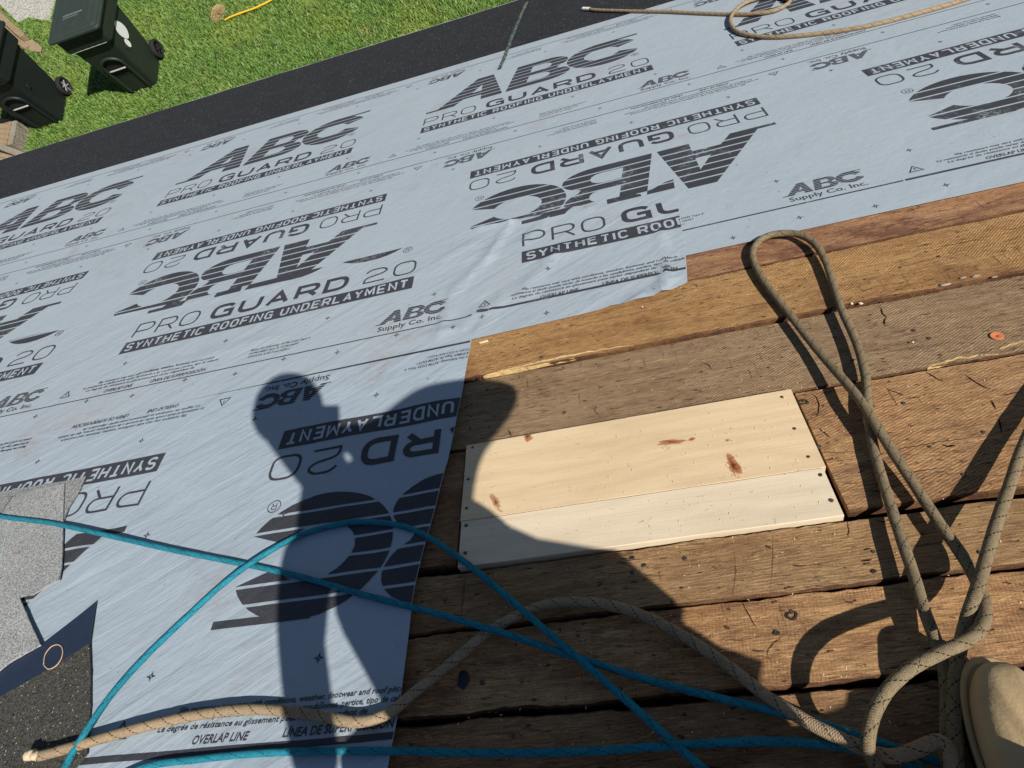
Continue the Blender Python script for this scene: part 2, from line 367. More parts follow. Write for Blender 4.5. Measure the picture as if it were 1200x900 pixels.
WD = {
 'A': m_wood('old_board_orange', (0.297, 0.137, 0.064), (0.540, 0.299, 0.152), (0.099, 0.037, 0.032), .3, 70, 1, (0.432, 0.290, 0.184), .45, .8),
 'B': m_wood('old_board_golden', (0.306, 0.154, 0.056), (0.558, 0.332, 0.140), (0.135, 0.050, 0.024), .75, 48, 2, (0.405, 0.274, 0.152), .4, .55),
 'C': m_wood('old_board_grey_sawn', (0.243, 0.154, 0.084), (0.405, 0.278, 0.164), (0.126, 0.071, 0.044), .75, 60, 3, (0.279, 0.207, 0.132), .5, .45),
 'D': m_wood('old_board_rusty', (0.306, 0.154, 0.064), (0.567, 0.340, 0.164), (0.108, 0.050, 0.036), .45, 66, 4, (0.450, 0.307, 0.184), .4, .65),
 'E': m_wood('old_board_tan', (0.297, 0.170, 0.076), (0.468, 0.299, 0.152), (0.144, 0.066, 0.036), .25, 88, 5, (0.378, 0.266, 0.152), .4, .5),
 'F': m_wood('old_board_ochre', (0.333, 0.166, 0.068), (0.594, 0.357, 0.172), (0.135, 0.058, 0.036), .1, 10, 6, (0.450, 0.307, 0.176), .3, .65),
 'G': m_wood('old_board_brown', (0.270, 0.137, 0.064), (0.432, 0.249, 0.124), (0.117, 0.058, 0.032), .2, 80, 7, (0.360, 0.241, 0.136), .3, .6),
}
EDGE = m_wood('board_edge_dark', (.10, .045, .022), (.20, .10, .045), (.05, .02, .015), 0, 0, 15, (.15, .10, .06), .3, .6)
board(-.62, 2.45, 1.358, 1.52, WD['A'], -.0005, 1)
board(-.55, 2.45, 1.146, 1.354, WD['B'], -.001, 2, .0022)
board(-.9, -.62, 1.15, 1.52, WD['B'], -.002, 9)
bC = board(-.9, 2.45, .924, 1.143, WD['C'], -.010, 3, .0016)
board(.311, 2.45, .628, .915, WD['D'], -.0035, 4, .0016, endj=.003)
board(-1.05, -.392, .628, .915, WD['G'], -.007, 5, .0016)
board(-1.05, 2.45, .500, .6135, WD['E'], -.007, 6, .0022)
board(-1.05, 2.45, .3605, .4965, WD['F'], -.009, 7, .0030)
board(-1.05, 2.45, .205, .3515, WD['G'], -.0085, 8, .0030)
for i, (a, b, k) in enumerate([(.06, .197, 'E'), (-.09, .052, 'F'), (-.235, -.097, 'C'), (-.38, -.242, 'D'), (-.53, -.388, 'G'), (-.68, -.537, 'B'), (-.83, -.688, 'E'), (-.98, -.837, 'A'), (-1.13, -.987, 'F'), (-1.28, -1.137, 'G'), (-1.5, -1.29, 'C')]):
    board(-1.05, 2.45, a, b, WD[k], -.008 + .001 * (i % 3), 20 + i)
# the two new pine boards
p1c = ((-.387 + .305) / 2, (.718 + .922) / 2); 
def loc(px, py, c): p = at(px, py); return p.x - c[0], p.y - c[1]
k1 = []
for px, py, a, b, r, s in [(619, 512, .010, .016, 0, 1.0), (787, 519, .026, .0065, .10, 1.0), (811, 516, .007, .004, 0, .9), (860, 546, .0115, .026, -.08, 1.0), (582, 590, .007, .024, -.5, .8), (853, 517, .004, .003, 0, .7)]:
    x, y = loc(px, py, p1c); k1.append((x, y, a, b, r, s))
pine1 = m_pine('new_pine_yellow', (.61, .44, .26), (.74, .575, .37), k1, 1)
pine2 = m_pine('new_pine_white', (.62, .505, .355), (.75, .63, .47), [], 5)
nb1 = board(-.387, .304, .7205, .922, pine1, .002, 40, .0003, 'wide new pale pine board with red knots', .0006, bv=.0008, old=False)
nb2 = board(-.3835, .2985, .6165, .7185, pine2, .004, 41, .0003, 'narrow new whitish pine board', .0006, bv=.0008, old=False)

def disc_mesh(r, h, seg=10):
    vs = []; fs = []
    for z, rr in ((-.004, r), (h * .5, r), (h, r * .8)):
        for k in range(seg): a = 2 * pi * k / seg; vs.append((cos(a) * rr, sin(a) * rr, z))
    for j in range(2):
        for k in range(seg): k2 = (k + 1) % seg; fs.append((j * seg + k, j * seg + k2, (j + 1) * seg + k2, (j + 1) * seg + k))
    fs.append(tuple(2 * seg + k for k in range(seg))); return mesh(vs, fs, False)
nail_me = disc_mesh(.0042, .0012); nail_me.materials.append(MS['nail'])
def nails(bd, pts, top, s=1.0):
    for px, py in pts:
        p = at(px, py); o = bpy.data.objects.new('nail', nail_me); COL.objects.link(o); o.parent = bd
        o.location = (p.x - bd.location.x, p.y - bd.location.y, top); o.scale = (s, s, 1)
        o.rotation_euler = (random.uniform(-.2, .2), random.uniform(-.2, .2), random.random())
nails(nb1, [(554, 525), (549, 562), (547, 596), (916, 466), (931, 503), (947, 536)], .0018, .8)
nails(nb2, [(547, 617), (546, 649), (961, 558), (974, 588)], .0038, .9)
BD = {o.location.y: o for o in roof_deck.children if o.name.startswith('board')}
def bnear(v): return BD[min(BD, key=lambda q: abs(q - v))]
for px, py, top in [(1059, 471, -.0035), (1090, 522, -.0035), (1153, 505, -.0035), (960, 522, -.0035), (1130, 555, -.0035), (941, 468, -.0035), (1000, 418, -.010),
                    (1090, 392, -.010), (1072, 383, -.010), (740, 668, -.007), (753, 661, -.007), (802, 652, -.007), (1082, 622, -.007), (1024, 644, -.007), (928, 714, -.009), (910, 738, -.009),
                    (513, 713, -.009), (563, 797, -.009), (551, 470, -.010), (551, 484, -.010), (549, 499, -.010), (520, 700, -.007), (660, 480, -.010), (655, 735, -.009), (676, 742, -.009),
                    (816, 334, -.001), (884, 307, -.001), (590, 374, -.001), (700, 360, -.001), (1055, 313, -.001), (978, 362, -.001), (1100, 300, -.001), (600, 860, -.0085), (680, 880, -.0085), (1150, 645, -.007)]:
    p = at(px, py); nails(bnear(p.y), [(px, py)], top, random.uniform(.7, 1.1))
# pale fresh-split edges of boards
split_m = m_wood('fresh_split_wood', (.62, .42, .18), (.75, .55, .27), (.4, .22, .08), .1, 0, 11, (.6, .45, .25), .2, .2)
def split_edge(bd, pts, wd, w):
    P = [at(x, y) for x, y in pts]; P = catmull(P, .008); vs = []; fs = []
    for i, p in enumerate(P):
        t = i / (len(P) - 1); ww = wd * (sin(pi * min(1, max(0, t))) ** .5) * (1 + .5 * mnoise.noise(Vector((p.x * 60, 3, 0)))) + .0008
        vs += [(p.x - bd.location.x, p.y - ww * .15 - bd.location.y, w - .008), (p.x - bd.location.x, p.y - bd.location.y, w - .002), (p.x - bd.location.x, p.y + ww - bd.location.y, w + .0006), (p.x - bd.location.x, p.y + ww - bd.location.y, w - .006)]
    for i in range(len(P) - 1):
        for k in range(3): fs.append((i * 4 + k, (i + 1) * 4 + k, (i + 1) * 4 + k + 1, i * 4 + k + 1))
    part('split_edge', mesh(vs, fs), split_m, bd, 'pale freshly split edge of the old board')
split_edge(bnear(1.25), [(566, 441), (610, 432), (650, 423), (700, 413), (742, 405)], .012, -.001)
split_edge(bnear(1.03), [(1088, 428), (1120, 421), (1150, 416), (1172, 411)], .011, -.010)
split_edge(bnear(1.03), [(1170, 409), (1185, 405), (1215, 397)], .013, -.010)

# ------------------------------------------------------------------ underlayment sheets
def hbase(u, v):
    return .0012 * (1 + mnoise.noise(Vector((u * 1.3, v * 2.2, .3)))) 
def crease(u, v):
    h = 0
    # puckers of the short strip, px positions turned to roof points once
    for (a, b, wd, amp) in CRS:
        d = b - a; L2 = d.x * d.x + d.y * d.y; t = ((u - a.x) * d.x + (v - a.y) * d.y) / L2; tc = min(1, max(0, t))
        dd = hypot(u - a.x - d.x * tc, v - a.y - d.y * tc) + .004 * mnoise.noise(Vector((u * 30, v * 30, 1)))
        h += 1.1 * amp * math.exp(-(dd / (wd * 1.25)) ** 2)
    return h
def cr(x0, y0, x1, y1, wd, amp): return (at(x0, y0), at(x1, y1), wd, amp)
CRS = [cr(600, 262, 572, 305, .010, .006), (at(572, 305), at(532, 345), .009, .006), cr(532, 345, 515, 400, .009, .004), cr(553, 372, 590, 355, .008, .006),
       cr(520, 305, 560, 285, .010, .004), cr(590, 350, 560, 392, .008, .004), cr(640, 262, 612, 288, .012, .004), cr(700, 285, 650, 300, .015, .004), cr(700, 352, 720, 362, .012, .004),
       cr(775, 275, 782, 318, .007, .005), cr(782, 318, 776, 346, .008, .008), cr(660, 292, 610, 345, .014, .004), cr(790, 330, 740, 356, .009, .004), cr(480, 400, 545, 385, .010, .004),
       cr(455, 260, 590, 255, .02, .003), cr(560, 270, 700, 245, .009, .005), cr(430, 345, 560, 300, .012, .0025), cr(140, 372, 330, 335, .012, .0025), cr(170, 440, 330, 395, .012, .003)]
def h3(u, v): return .0062 + hbase(u, v) + crease(u, v) * (1 if u > -1.9 else 0)
def h4(u, v):
    m = min(1, max(0, (1.27 - v) / .18))
    r = mnoise.noise(Vector(((u * .8 - v * .6) * 2.2, (u * .6 + v * .8) * 11, 4))); r2 = mnoise.noise(Vector(((u * .8 - v * .6) * 5, (u * .6 + v * .8) * 34, 9)))
    edge = max(0, 1 - abs(u + .46) / .12) if v < 1.25 else 0
    return .0030 + hbase(u, v) + m * (.0045 * max(0, r + .15) + .0011 * (r2 + .5)) + .003 * edge * edge
def h2(u, v): return .0046 + hbase(u, v)
def h1(u, v): return .0034 + hbase(u, v)
def h0(u, v): return .0020 + hbase(u, v)
def h5(u, v): return .0045 + hbase(u, v)

def grid_cut(bm, step):
    co = [v.co for v in bm.verts]; x0, x1 = min(c.x for c in co), max(c.x for c in co); y0, y1 = min(c.y for c in co), max(c.y for c in co)
    for ax, a, b in ((0, x0, x1), (1, y0, y1)):
        k = math.floor(a / step) + 1
        while k * step < b - 1e-6:
            nrm = (1, 0, 0) if ax == 0 else (0, 1, 0); p = (k * step, 0, 0) if ax == 0 else (0, k * step, 0)
            bmesh.ops.bisect_plane(bm, geom=bm.verts[:] + bm.edges[:] + bm.faces[:], dist=1e-6, plane_co=p, plane_no=nrm); k += 1
def jagged(P, amp, step=.02, seed=0):
    out = []
    for i in range(len(P)):
        a, b = Vector((*P[i], 0)), Vector((*P[(i + 1) % len(P)], 0)); n = max(1, int((b - a).length / step)) if (b - a).length < 3.9 else int((b - a).length / .1)
        nn = Vector((-(b - a).y, (b - a).x, 0)).normalized()
        for j in range(n):
            p = a.lerp(b, j / n); q = p + nn * amp * mnoise.noise(Vector((p.x * 7, p.y * 7, seed))) * (0 if j == 0 else 1); out.append((q.x, q.y))
    return out
def sheet(outline, hf, mat, name, step=.05, fine=None):
    """outline in roof u, v; fine = (u0, u1, v0, v1, step) region gridded more finely by a strip mesh"""
    us = [p[0] for p in outline]; vsx = [p[1] for p in outline]
    bm = bmesh.new(); f = bm.faces.new([bm.verts.new((a, b, 0)) for a, b in outline])
    bmesh.ops.triangulate(bm, faces=[f])
    def cuts(ax, lo, hi, st):
        k = math.floor(lo / st) + 1
        while k * st < hi - 1e-6:
            nrm = (1, 0, 0) if ax == 0 else (0, 1, 0); p = (k * st, 0, 0) if ax == 0 else (0, k * st, 0)
            bmesh.ops.bisect_plane(bm, geom=bm.verts[:] + bm.edges[:] + bm.faces[:], dist=1e-6, plane_co=p, plane_no=nrm); k += 1
    cuts(0, min(us), max(us), .25 if fine else step); cuts(1, min(vsx), max(vsx), step)
    if fine: cuts(0, max(fine[0], min(us)), min(fine[1], max(us)), step)
    bmesh.ops.dissolve_limit(bm, angle_limit=0.0001, verts=[], edges=[]) if False else None
    for v in bm.verts: v.co.z = hf(v.co.x, v.co.y)
    bmesh.ops.triangulate(bm, faces=[f for f in bm.faces if len(f.verts) > 4])
    for f in bm.faces: 
        f.smooth = True
        if f.normal.z < 0: f.normal_flip()
    bmesh.ops.recalc_face_normals(bm, faces=bm.faces)
    if sum(f.normal.z for f in bm.faces) < 0: bmesh.ops.reverse_faces(bm, faces=bm.faces)
    o = link(name, bm_mesh(bm, True), mat)
    m = o.modifiers.new('thick', 'SOLIDIFY'); m.thickness = .0007; m.offset = -1; q = o.modifiers.new('edge', 'EDGE_SPLIT'); q.split_angle = radians(50)
    return o

# ---- lettering, drawn in pattern coordinates (x along the course, y away from the overlap line)
CH = .2
FONT = {
 'P': [[(0, 0), (0, 1), (.82, 1), (1, .85), (1, .55), (.82, .4), (0, .4)]],
 'R': [[(0, 0), (0, 1), (.82, 1), (1, .85), (1, .58), (.82, .43), (0, .43)], [(.62, .43), (1, 0)]],
 'O': [[(.5, 0), (.2, 0), (0, .2), (0, .8), (.2, 1), (.8, 1), (1, .8), (1, .2), (.8, 0), (.5, 0), 'c']],
 '0': [[(.5, 0), (.2, 0), (0, .2), (0, .8), (.2, 1), (.8, 1), (1, .8), (1, .2), (.8, 0), (.5, 0), 'c']],
 'G': [[(1, .82), (.8, 1), (.2, 1), (0, .8), (0, .2), (.2, 0), (1, 0), (1, .48), (.55, .48)]],
 'U': [[(0, 1), (0, .2), (.2, 0), (.8, 0), (1, .2), (1, 1)]],
 'A': [[(0, 0), (.5, 1), (1, 0)], [(.2, .3), (.8, .3)]],
 'D': [[(0, 0), (0, 1), (.75, 1), (1, .78), (1, .22), (.75, 0), (0, 0), 'c']],
 '2': [[(0, .8), (.2, 1), (.8, 1), (1, .82), (1, .68), (.8, .54), (.2, .42), (0, .28), (0, 0), (1, 0)]],
 'S': [[(1, .84), (.82, 1), (.18, 1), (0, .84), (0, .66), (.18, .52), (.82, .48), (1, .34), (1, .16), (.82, 0), (.18, 0), (0, .16)]],
 'Y': [[(0, 1), (.5, .48), (1, 1)], [(.5, .48), (.5, 0)]], 'N': [[(0, 0), (0, 1), (1, 0), (1, 1)]],
 'T': [[(0, 1), (1, 1)], [(.5, 1), (.5, 0)]], 'H': [[(0, 0), (0, 1)], [(1, 0), (1, 1)], [(0, .5), (1, .5)]],
 'E': [[(1, 1), (0, 1), (0, 0), (1, 0)], [(0, .5), (.9, .5)]], 'I': [[(.5, 0), (.5, 1)]],
 'C': [[(1, .82), (.8, 1), (.2, 1), (0, .8), (0, .2), (.2, 0), (.8, 0), (1, .18)]],
 'F': [[(1, 1), (0, 1), (0, 0)], [(0, .5), (.9, .5)]], 'L': [[(0, 1), (0, 0), (1, 0)]],
 'M': [[(0, 0), (0, 1), (.5, .25), (1, 1), (1, 0)]],
}
def stroke(V, Fc, pts, w, x, y, cw, ch):
    closed = pts[-1] == 'c'
    if closed: pts = pts[:-1]
    P = [Vector((x + w / 2 + px * (cw - w), y + w / 2 * .8 + py * (ch - w * .8))) for px, py in pts]
    for _ in range(2):          # round the chamfered corners, keep the square ones
        Q = []; m_ = len(P)
        for i in range(m_):
            a = P[i - 1] if i > 0 else (P[m_ - 2] if closed else None); c = P[i + 1] if i < m_ - 1 else (P[1] if closed else None)
            if a is None or c is None: Q.append(P[i]); continue
            d1, d2 = (P[i] - a).normalized(), (c - P[i]).normalized()
            if .3 < d1.dot(d2) < .995:
                q_ = min((P[i] - a).length, (c - P[i]).length) * .3
                if closed and i in (0, m_ - 1): Q.append(P[i]) ; continue
                Q += [P[i] - d1 * q_, P[i] + d2 * q_]
            else: Q.append(P[i])
        P = Q
    n = len(P); b = len(V)
    for i in range(n):
        if closed: a, c = (P[i - 1] if i > 0 else P[n - 2]), (P[i + 1] if i < n - 1 else P[1])
        else: a, c = (P[i - 1] if i > 0 else None), (P[i + 1] if i < n - 1 else None)
        d1 = (P[i] - a).normalized() if a is not None else None; d2 = (c - P[i]).normalized() if c is not None else None
        if d1 is None: d1 = d2
        if d2 is None: d2 = d1
        n1 = Vector((-d1.y, d1.x)); n2 = Vector((-d2.y, d2.x)); m = n1 + n2
        if m.length < .3: m = n1
        m.normalize(); k = w / 2 / max(.48, m.dot(n1))
        V.append((*(P[i] + m * k), 0)); V.append((*(P[i] - m * k), 0))
    for i in range(n - 1): Fc.append((b + 2 * i, b + 2 * i + 1, b + 2 * i + 3, b + 2 * i + 2))
def word(V, Fc, s, x0, x1, y, h, w, gap=.28, spw=.6):
    wd = [(.25 if c == 'I' else spw if c == ' ' else 1.15 if c == 'M' else 1) for c in s]
    tot = sum(wd) + gap * (len(s) - 1); k = (x1 - x0) / tot; x = x0
    for c, q in zip(s, wd):
        if c != ' ':
            for st in FONT[c]: stroke(V, Fc, st, w, x, y, q * k, h)
        x += (q + gap) * k
def curve_fill(polys):
    cu = bpy.data.curves.new('c', 'CURVE'); cu.dimensions = '2D'; cu.fill_mode = 'FRONT'
    for P in polys:
        s = cu.splines.new('POLY'); s.points.add(len(P) - 1)
        for q, (a, b) in zip(s.points, P): q.co = (a, b, 0, 1)
        s.use_cyclic_u = True
    o = bpy.data.objects.new('c', cu); me = bpy.data.meshes.new_from_object(o)
    V = [tuple(v.co) for v in me.vertices]; Fc = [tuple(p.vertices) for p in me.polygons]
    bpy.data.objects.remove(o); bpy.data.curves.remove(cu); bpy.data.meshes.remove(me); return V, Fc
def text_mesh(s, size, x, y, shear=.0, bold=0.0, sx=1.0, width=None):
    cu = bpy.data.curves.new('t', 'FONT'); cu.body = s; cu.size = size; cu.shear = shear; cu.offset = bold; cu.resolution_u = 2
    o = bpy.data.objects.new('t', cu); me = bpy.data.meshes.new_from_object(o)
    V = np.array([tuple(v.co) for v in me.vertices]); Fc = [tuple(p.vertices) for p in me.polygons]
    k = sx if width is None else width / (V[:, 0].max() - V[:, 0].min())
    V = [(a * k + x, b + y, 0) for a, b, c in V]
    bpy.data.objects.remove(o); bpy.data.curves.remove(cu); bpy.data.meshes.remove(me); return V, Fc
def arc(cx, cy, rx_, ry_, a0, a1, n): return [(cx + rx_ * cos(radians(a0 + (a1 - a0) * i / n)), cy + ry_ * sin(radians(a0 + (a1 - a0) * i / n))) for i in range(n + 1)]
def abc(x, y, Wd, Ht, nst=7, gap=.17, sl=.2):
    """striped italic A B C, with the foot line before A and the head line after C; in a unit box then scaled"""
    def S(P): return [(x + (px) * Wd, y + py * Ht) for px, py in P]
    A = [(.045, 0), (.10, 0), (.145, .14), (.235, .14 + .12), (.235, 0), (.355, 0), (.315, 1), (.235, 1)]
    A = [(.045, 0), (.135, 0), (.175, .2), (.262, .2), (.262, 0), (.362, 0), (.315, 1), (.235, 1)]
    Ah = [(.215, .38), (.262, .38), (.262, .66)]
    B = [(.378, 0)] + arc(.56, .25, .115, .25, -90, 60, 10) + arc(.58, .75, .095, .25, -60, 90, 10) + [(.435, 1)]
    B1 = [(.475, .17)] + arc(.545, .29, .04, .12, -90, 90, 6) + [(.488, .41)]
    B2 = [(.495, .58)] + arc(.565, .70, .032, .12, -90, 90, 6) + [(.508, .82)]
    Cc, Cy = .83, .5
    C = arc(Cc, Cy, .165, .5, 24, 336, 34) + list(reversed(arc(Cc - .005, Cy, .082, .23, 24, 336, 20)))
    C = [(a, b) for a, b in C]
    out = []
    for polys in ([S(A), S(Ah)], [S(B), S(B1), S(B2)], [S(C)]): out.append(curve_fill(polys))
    V = []; Fc = []
    for v, f in out: b = len(V); V += v; Fc += [tuple(i + b for i in q) for q in f]
    bm = bmesh.new(); bv = [bm.verts.new(v) for v in V]
    for q in Fc:
        try: bm.faces.new([bv[i] for i in q])
        except ValueError: pass
    st = Ht / nst; g = st * gap
    for i in range(1, nst):
        for yy in (y + i * st - g / 2, y + i * st + g / 2): bmesh.ops.bisect_plane(bm, geom=bm.verts[:] + bm.edges[:] + bm.faces[:], dist=1e-7, plane_co=(0, yy, 0), plane_no=(0, 1, 0))
    dead = []
    for f in bm.faces:
        c = f.calc_center_median().y - y; k = round(c / st)
        if 0 < k < nst and abs(c - k * st) < g / 2: dead.append(f)
    bmesh.ops.delete(bm, geom=dead, context='FACES')
    bm.verts.index_update(); V = [tuple(v.co) for v in bm.verts]; Fc = [tuple(v.index for v in f.verts) for f in bm.faces]; bm.free()
    lt = Ht * .055
    for a, b, c0 in ((0, .06, 0), (.80, 1.0, Ht * (1 - .055))):
        k = len(V); V += [(x + a * Wd, y + c0, 0), (x + b * Wd, y + c0, 0), (x + b * Wd, y + c0 + lt, 0), (x + a * Wd, y + c0 + lt, 0)]; Fc.append((k, k + 1, k + 2, k + 3))
    return V, Fc
class Acc:
    def __init__(s): s.V = []; s.F = []
    def add(s, vf, fn=None):
        V, Fc = vf; b = len(s.V); s.V += [fn(*v[:2]) if fn else (v[0], v[1]) for v in V]; s.F += [tuple(i + b for i in q) for q in Fc]
def rect(x0, y0, x1, y1): return [(x0, y0, 0), (x1, y0, 0), (x1, y1, 0), (x0, y1, 0)], [(0, 1, 2, 3)]
def build_logo():
    d = Acc(); l = Acc()
    d.add(rect(0, .210, 1.068, .272))
    V, Fc = [], []; word(V, Fc, 'SYNTHETIC ROOFING UNDERLAYMENT', .014, 1.052, .2205, .041, .0074, .26, .42); l.add((V, Fc))
    V, Fc = [], []
    word(V, Fc, 'PRO', .002, .262, .298, .078, .0068, .26); word(V, Fc, 'GUARD', .312, .828, .298, .078, .0165, .22); word(V, Fc, '20', .885, 1.066, .298, .078, .0068, .3)
    d.add((V, Fc)); d.add(abc(0, .438, 1.068, .297))
    # registered mark
    R = curve_fill([arc(1.02, .452, .017, .017, 0, 345, 23), arc(1.02, .452, .0148, .0148, 0, 345, 23)]); d.add(R)
    V, Fc = [], []; word(V, Fc, 'R', 1.013, 1.027, .443, .018, .002); d.add((V, Fc))
    return d, l
LOGO, LOGOW = build_logo()
def fine_print():
    d = Acc()
    d.add(abc(.975, .050, .222, .058, 7, .22)); d.add(text_mesh('Supply Co. Inc.', .030, .985, .020, .0, .0004, width=.20))
    d.add(text_mesh('Slip resistance may vary with conditions, weather, footwear and roof pitch', .0135, .0, .066, .25, .0002, width=.43))
    d.add(text_mesh('La resistencia al desliz puede variar de acuerdo a las condiciones, pertice, tipo de calzado', .0135, -.05, .051, .25, .0002, width=.50))
    d.add(text_mesh('Le degrée de résistance au glissement peut varier dépendant de', .0135, -.03, .036, .25, .0002, width=.40))
    d.add(text_mesh('OVERLAP LINE', .0195, .050, .011, .2, .0004, width=.108)); d.add(text_mesh('LÍNEA DE SUPERPOSICIÓN', .0195, .222, .011, .2, .0004, width=.20))
    d.add(text_mesh('Meets the following: ASTM D226 Type II', .0125, .56, .060, .2, .0002, width=.20)); d.add(text_mesh('ASTM D4869 Type IV, ASTM D6757', .0125, .56, .044, .2, .0002, width=.17))
    d.add(text_mesh('CAN/CSA A123.3 and A220.1', .0125, .56, .028, .2, .0002, width=.14))
    d.add(curve_fill([[(-.128, .030), (-.088, .030), (-.108, .062)], [(-.122, .0335), (-.094, .0335), (-.108, .0565)]])); d.add(rect(-.1092, .038, -.1068, .050))
    return d
FINE = fine_print()
def star():
    P = []
    for k in range(8): r = .0105 if k % 2 == 0 else .0035; a = pi / 4 * k; P.append((cos(a) * r, sin(a) * r))
    Q = arc(0, 0, .0022, .0022, 0, 300, 5)
    return curve_fill([P, Q])
STAR = star()
PER = 1.418
def inpoly(p, poly):
    x, y = p; c = False; j = len(poly) - 1
    for i in range(len(poly)):
        xi, yi = poly[i]; xj, yj = poly[j]
        if (yi > y) != (yj > y) and x < (xj - xi) * (y - yi) / (yj - yi) + xi: c = not c
        j = i
    return c
def print_obj(acc, hf, mat, parent, name, clip, step, dz, urange, label=None):
    """lay 2D print on the sheet's surface, trimmed to the sheet's outline"""
    bm = bmesh.new(); bv = [bm.verts.new((a, b, 0)) for a, b in acc.V]
    for q in acc.F:
        try: bm.faces.new([bv[i] for i in q])
        except ValueError: pass
    for (p, nrm) in clip:          # (axis, outline) trims to an outline; (point, normal) to a half-plane
        if isinstance(p, int): band_trim(bm, p, nrm); continue
        bmesh.ops.bisect_plane(bm, geom=bm.verts[:] + bm.edges[:] + bm.faces[:], dist=1e-7, plane_co=(*p, 0), plane_no=(*nrm, 0), clear_outer=True)
    if not bm.verts: bm.free(); return None
    grid_cut(bm, step)
    for v in bm.verts: v.co.z = hf(v.co.x, v.co.y) + dz
    for f in bm.faces:
        f.normal_update()
        if f.normal.z < 0: f.normal_flip()
    me = bm_mesh(bm, True); q = part(name, me, mat, parent, label); q['kind'] = 'stuff'; return q
def band_trim(bm, ax, pts):
    """pts: polyline along axis ax (0 = u, 1 = v); keeps the side with the smaller other coordinate"""
    e = Vector((1, 0, 0)) if ax == 0 else Vector((0, 1, 0))
    for p in pts: bmesh.ops.bisect_plane(bm, geom=bm.verts[:] + bm.edges[:] + bm.faces[:], dist=1e-7, plane_co=(p[0], p[1], 0), plane_no=e)
    for a, b in zip(pts, pts[1:]):
        lo, hi = min(a[ax], b[ax]), max(a[ax], b[ax]); fs = [f for f in bm.faces if lo < f.calc_center_median()[ax] < hi]
        if not fs: continue
        d = Vector((b[0] - a[0], b[1] - a[1], 0)); n = Vector((-d.y, d.x, 0)).normalized()
        if n[1 - ax] < 0: n = -n
        vs = list({v for f in fs for v in f.verts}); es = list({q for f in fs for q in f.edges})
        bmesh.ops.bisect_plane(bm, geom=vs + es + fs, dist=1e-7, plane_co=(a[0], a[1], 0), plane_no=n)
        dead = [f for f in bm.faces if lo < f.calc_center_median()[ax] < hi and (f.calc_center_median() - Vector((a[0], a[1], 0))).dot(n) > 0]
        bmesh.ops.delete(bm, geom=dead, context='FACES')
def make_print(parent, hf, ink, film, clip, step, big=(), small=(), lines=(), stars=(), ys=1.0, dz=.0004):
    d = Acc(); w = Acc()
    for (u0, vl, sg, ks) in big:
        for k in ks:
            f = (lambda x, y, u0=u0 + k * PER, vl=vl: (u0 + x, vl + y * ys)) if sg > 0 else (lambda x, y, u0=u0 + k * PER, vl=vl: (u0 - x, vl - y * ys))
            d.add((LOGO.V, LOGO.F), f); w.add((LOGOW.V, LOGOW.F), f)
    for (u0, vl, sg, ks) in small:
        for k in ks:
            f = (lambda x, y, u0=u0 + k * PER, vl=vl: (u0 + x, vl + y)) if sg > 0 else (lambda x, y, u0=u0 + k * PER, vl=vl: (u0 - x, vl - y))
            d.add((FINE.V, FINE.F), f)
    for (u0, u1, v, th) in lines: d.add(rect(u0, v - th / 2, u1, v + th / 2))
    for (us, v) in stars:
        for u in us: d.add((STAR[0], STAR[1]), lambda x, y, u=u, v=v: (u + x, v + y))
    print_obj(d, hf, ink, parent, 'printed_lettering', clip, step, dz, None)
    if w.V: print_obj(w, hf, film, parent, 'reversed_lettering', clip, step, dz + .0004, None)
GRP = 'printed underlayment sheets lapped across the roof'
def steps(a, b, s): 
    out = []
    while a < b: out.append(a); a += s
    return out

U0, U1 = -6.9, 4.6
# S0 black granulated strip along the eave
o = sheet(jagged([(U0, 3.70), (U1, 3.70), (U1, 4.855), (U0, 4.855)], .008, .05, 3), h0, MS['membrane'], 'eave_membrane', .10)
tag(o, 'black granulated roofing membrane strip along the eave above the lawn', 'roof membrane')
o = sheet([(U0, 2.545), (U1, 2.545), (U1, 3.795), (U0, 3.79)], h1, MS['sheet1'], 'underlayment_sheet', .10)
tag(o, 'printed grey underlayment sheet next to the black eave strip, lettering upright', 'underlayment', GRP)
make_print(o, h1, MS['ink1'], MS['sheet1'], [], .10, big=[(-.741, 2.668, 1, range(-3, 3))], small=[(-.741, 2.668, 1, range(-3, 3)), (.41, 3.685, -1, range(-3, 3))],
           lines=[(U0, U1, 2.668, .0045), (U0, U1, 3.69, .005)], stars=[(steps(-5, 4, .355), 2.83), (steps(-5.1, 4, .355), 3.56)], ys=1.04)
o = sheet([(U0, 1.462), (U1, 1.462), (U1, 2.662), (U0, 2.662)], h2, MS['sheet2'], 'underlayment_sheet', .10)
tag(o, 'printed grey underlayment sheet whose upper edge meets bare boards at right, lettering upside down', 'underlayment', GRP)
make_print(o, h2, MS['ink2'], MS['sheet2'], [], .10, big=[(.606, 2.545, -1, range(-2, 3))], small=[(.606, 2.545, -1, range(-3, 3)), (-.479, 1.585, 1, range(-1, 3))],
           lines=[(U0, U1, 2.545, .0045), (U0, -.46, 1.585, .004), (.0, .785, 1.585, .006), (.79, U1, 1.585, .009)], stars=[(steps(.504 - 1.42, 4, .355), 1.52), (steps(.682 - 1.42, 4, .355), 1.495), (steps(.505 - 5 * .355, 4, .355), 1.732), (steps(-4.9, 4, .355), 2.618), (steps(-4.8, 4, .355), 2.40)])
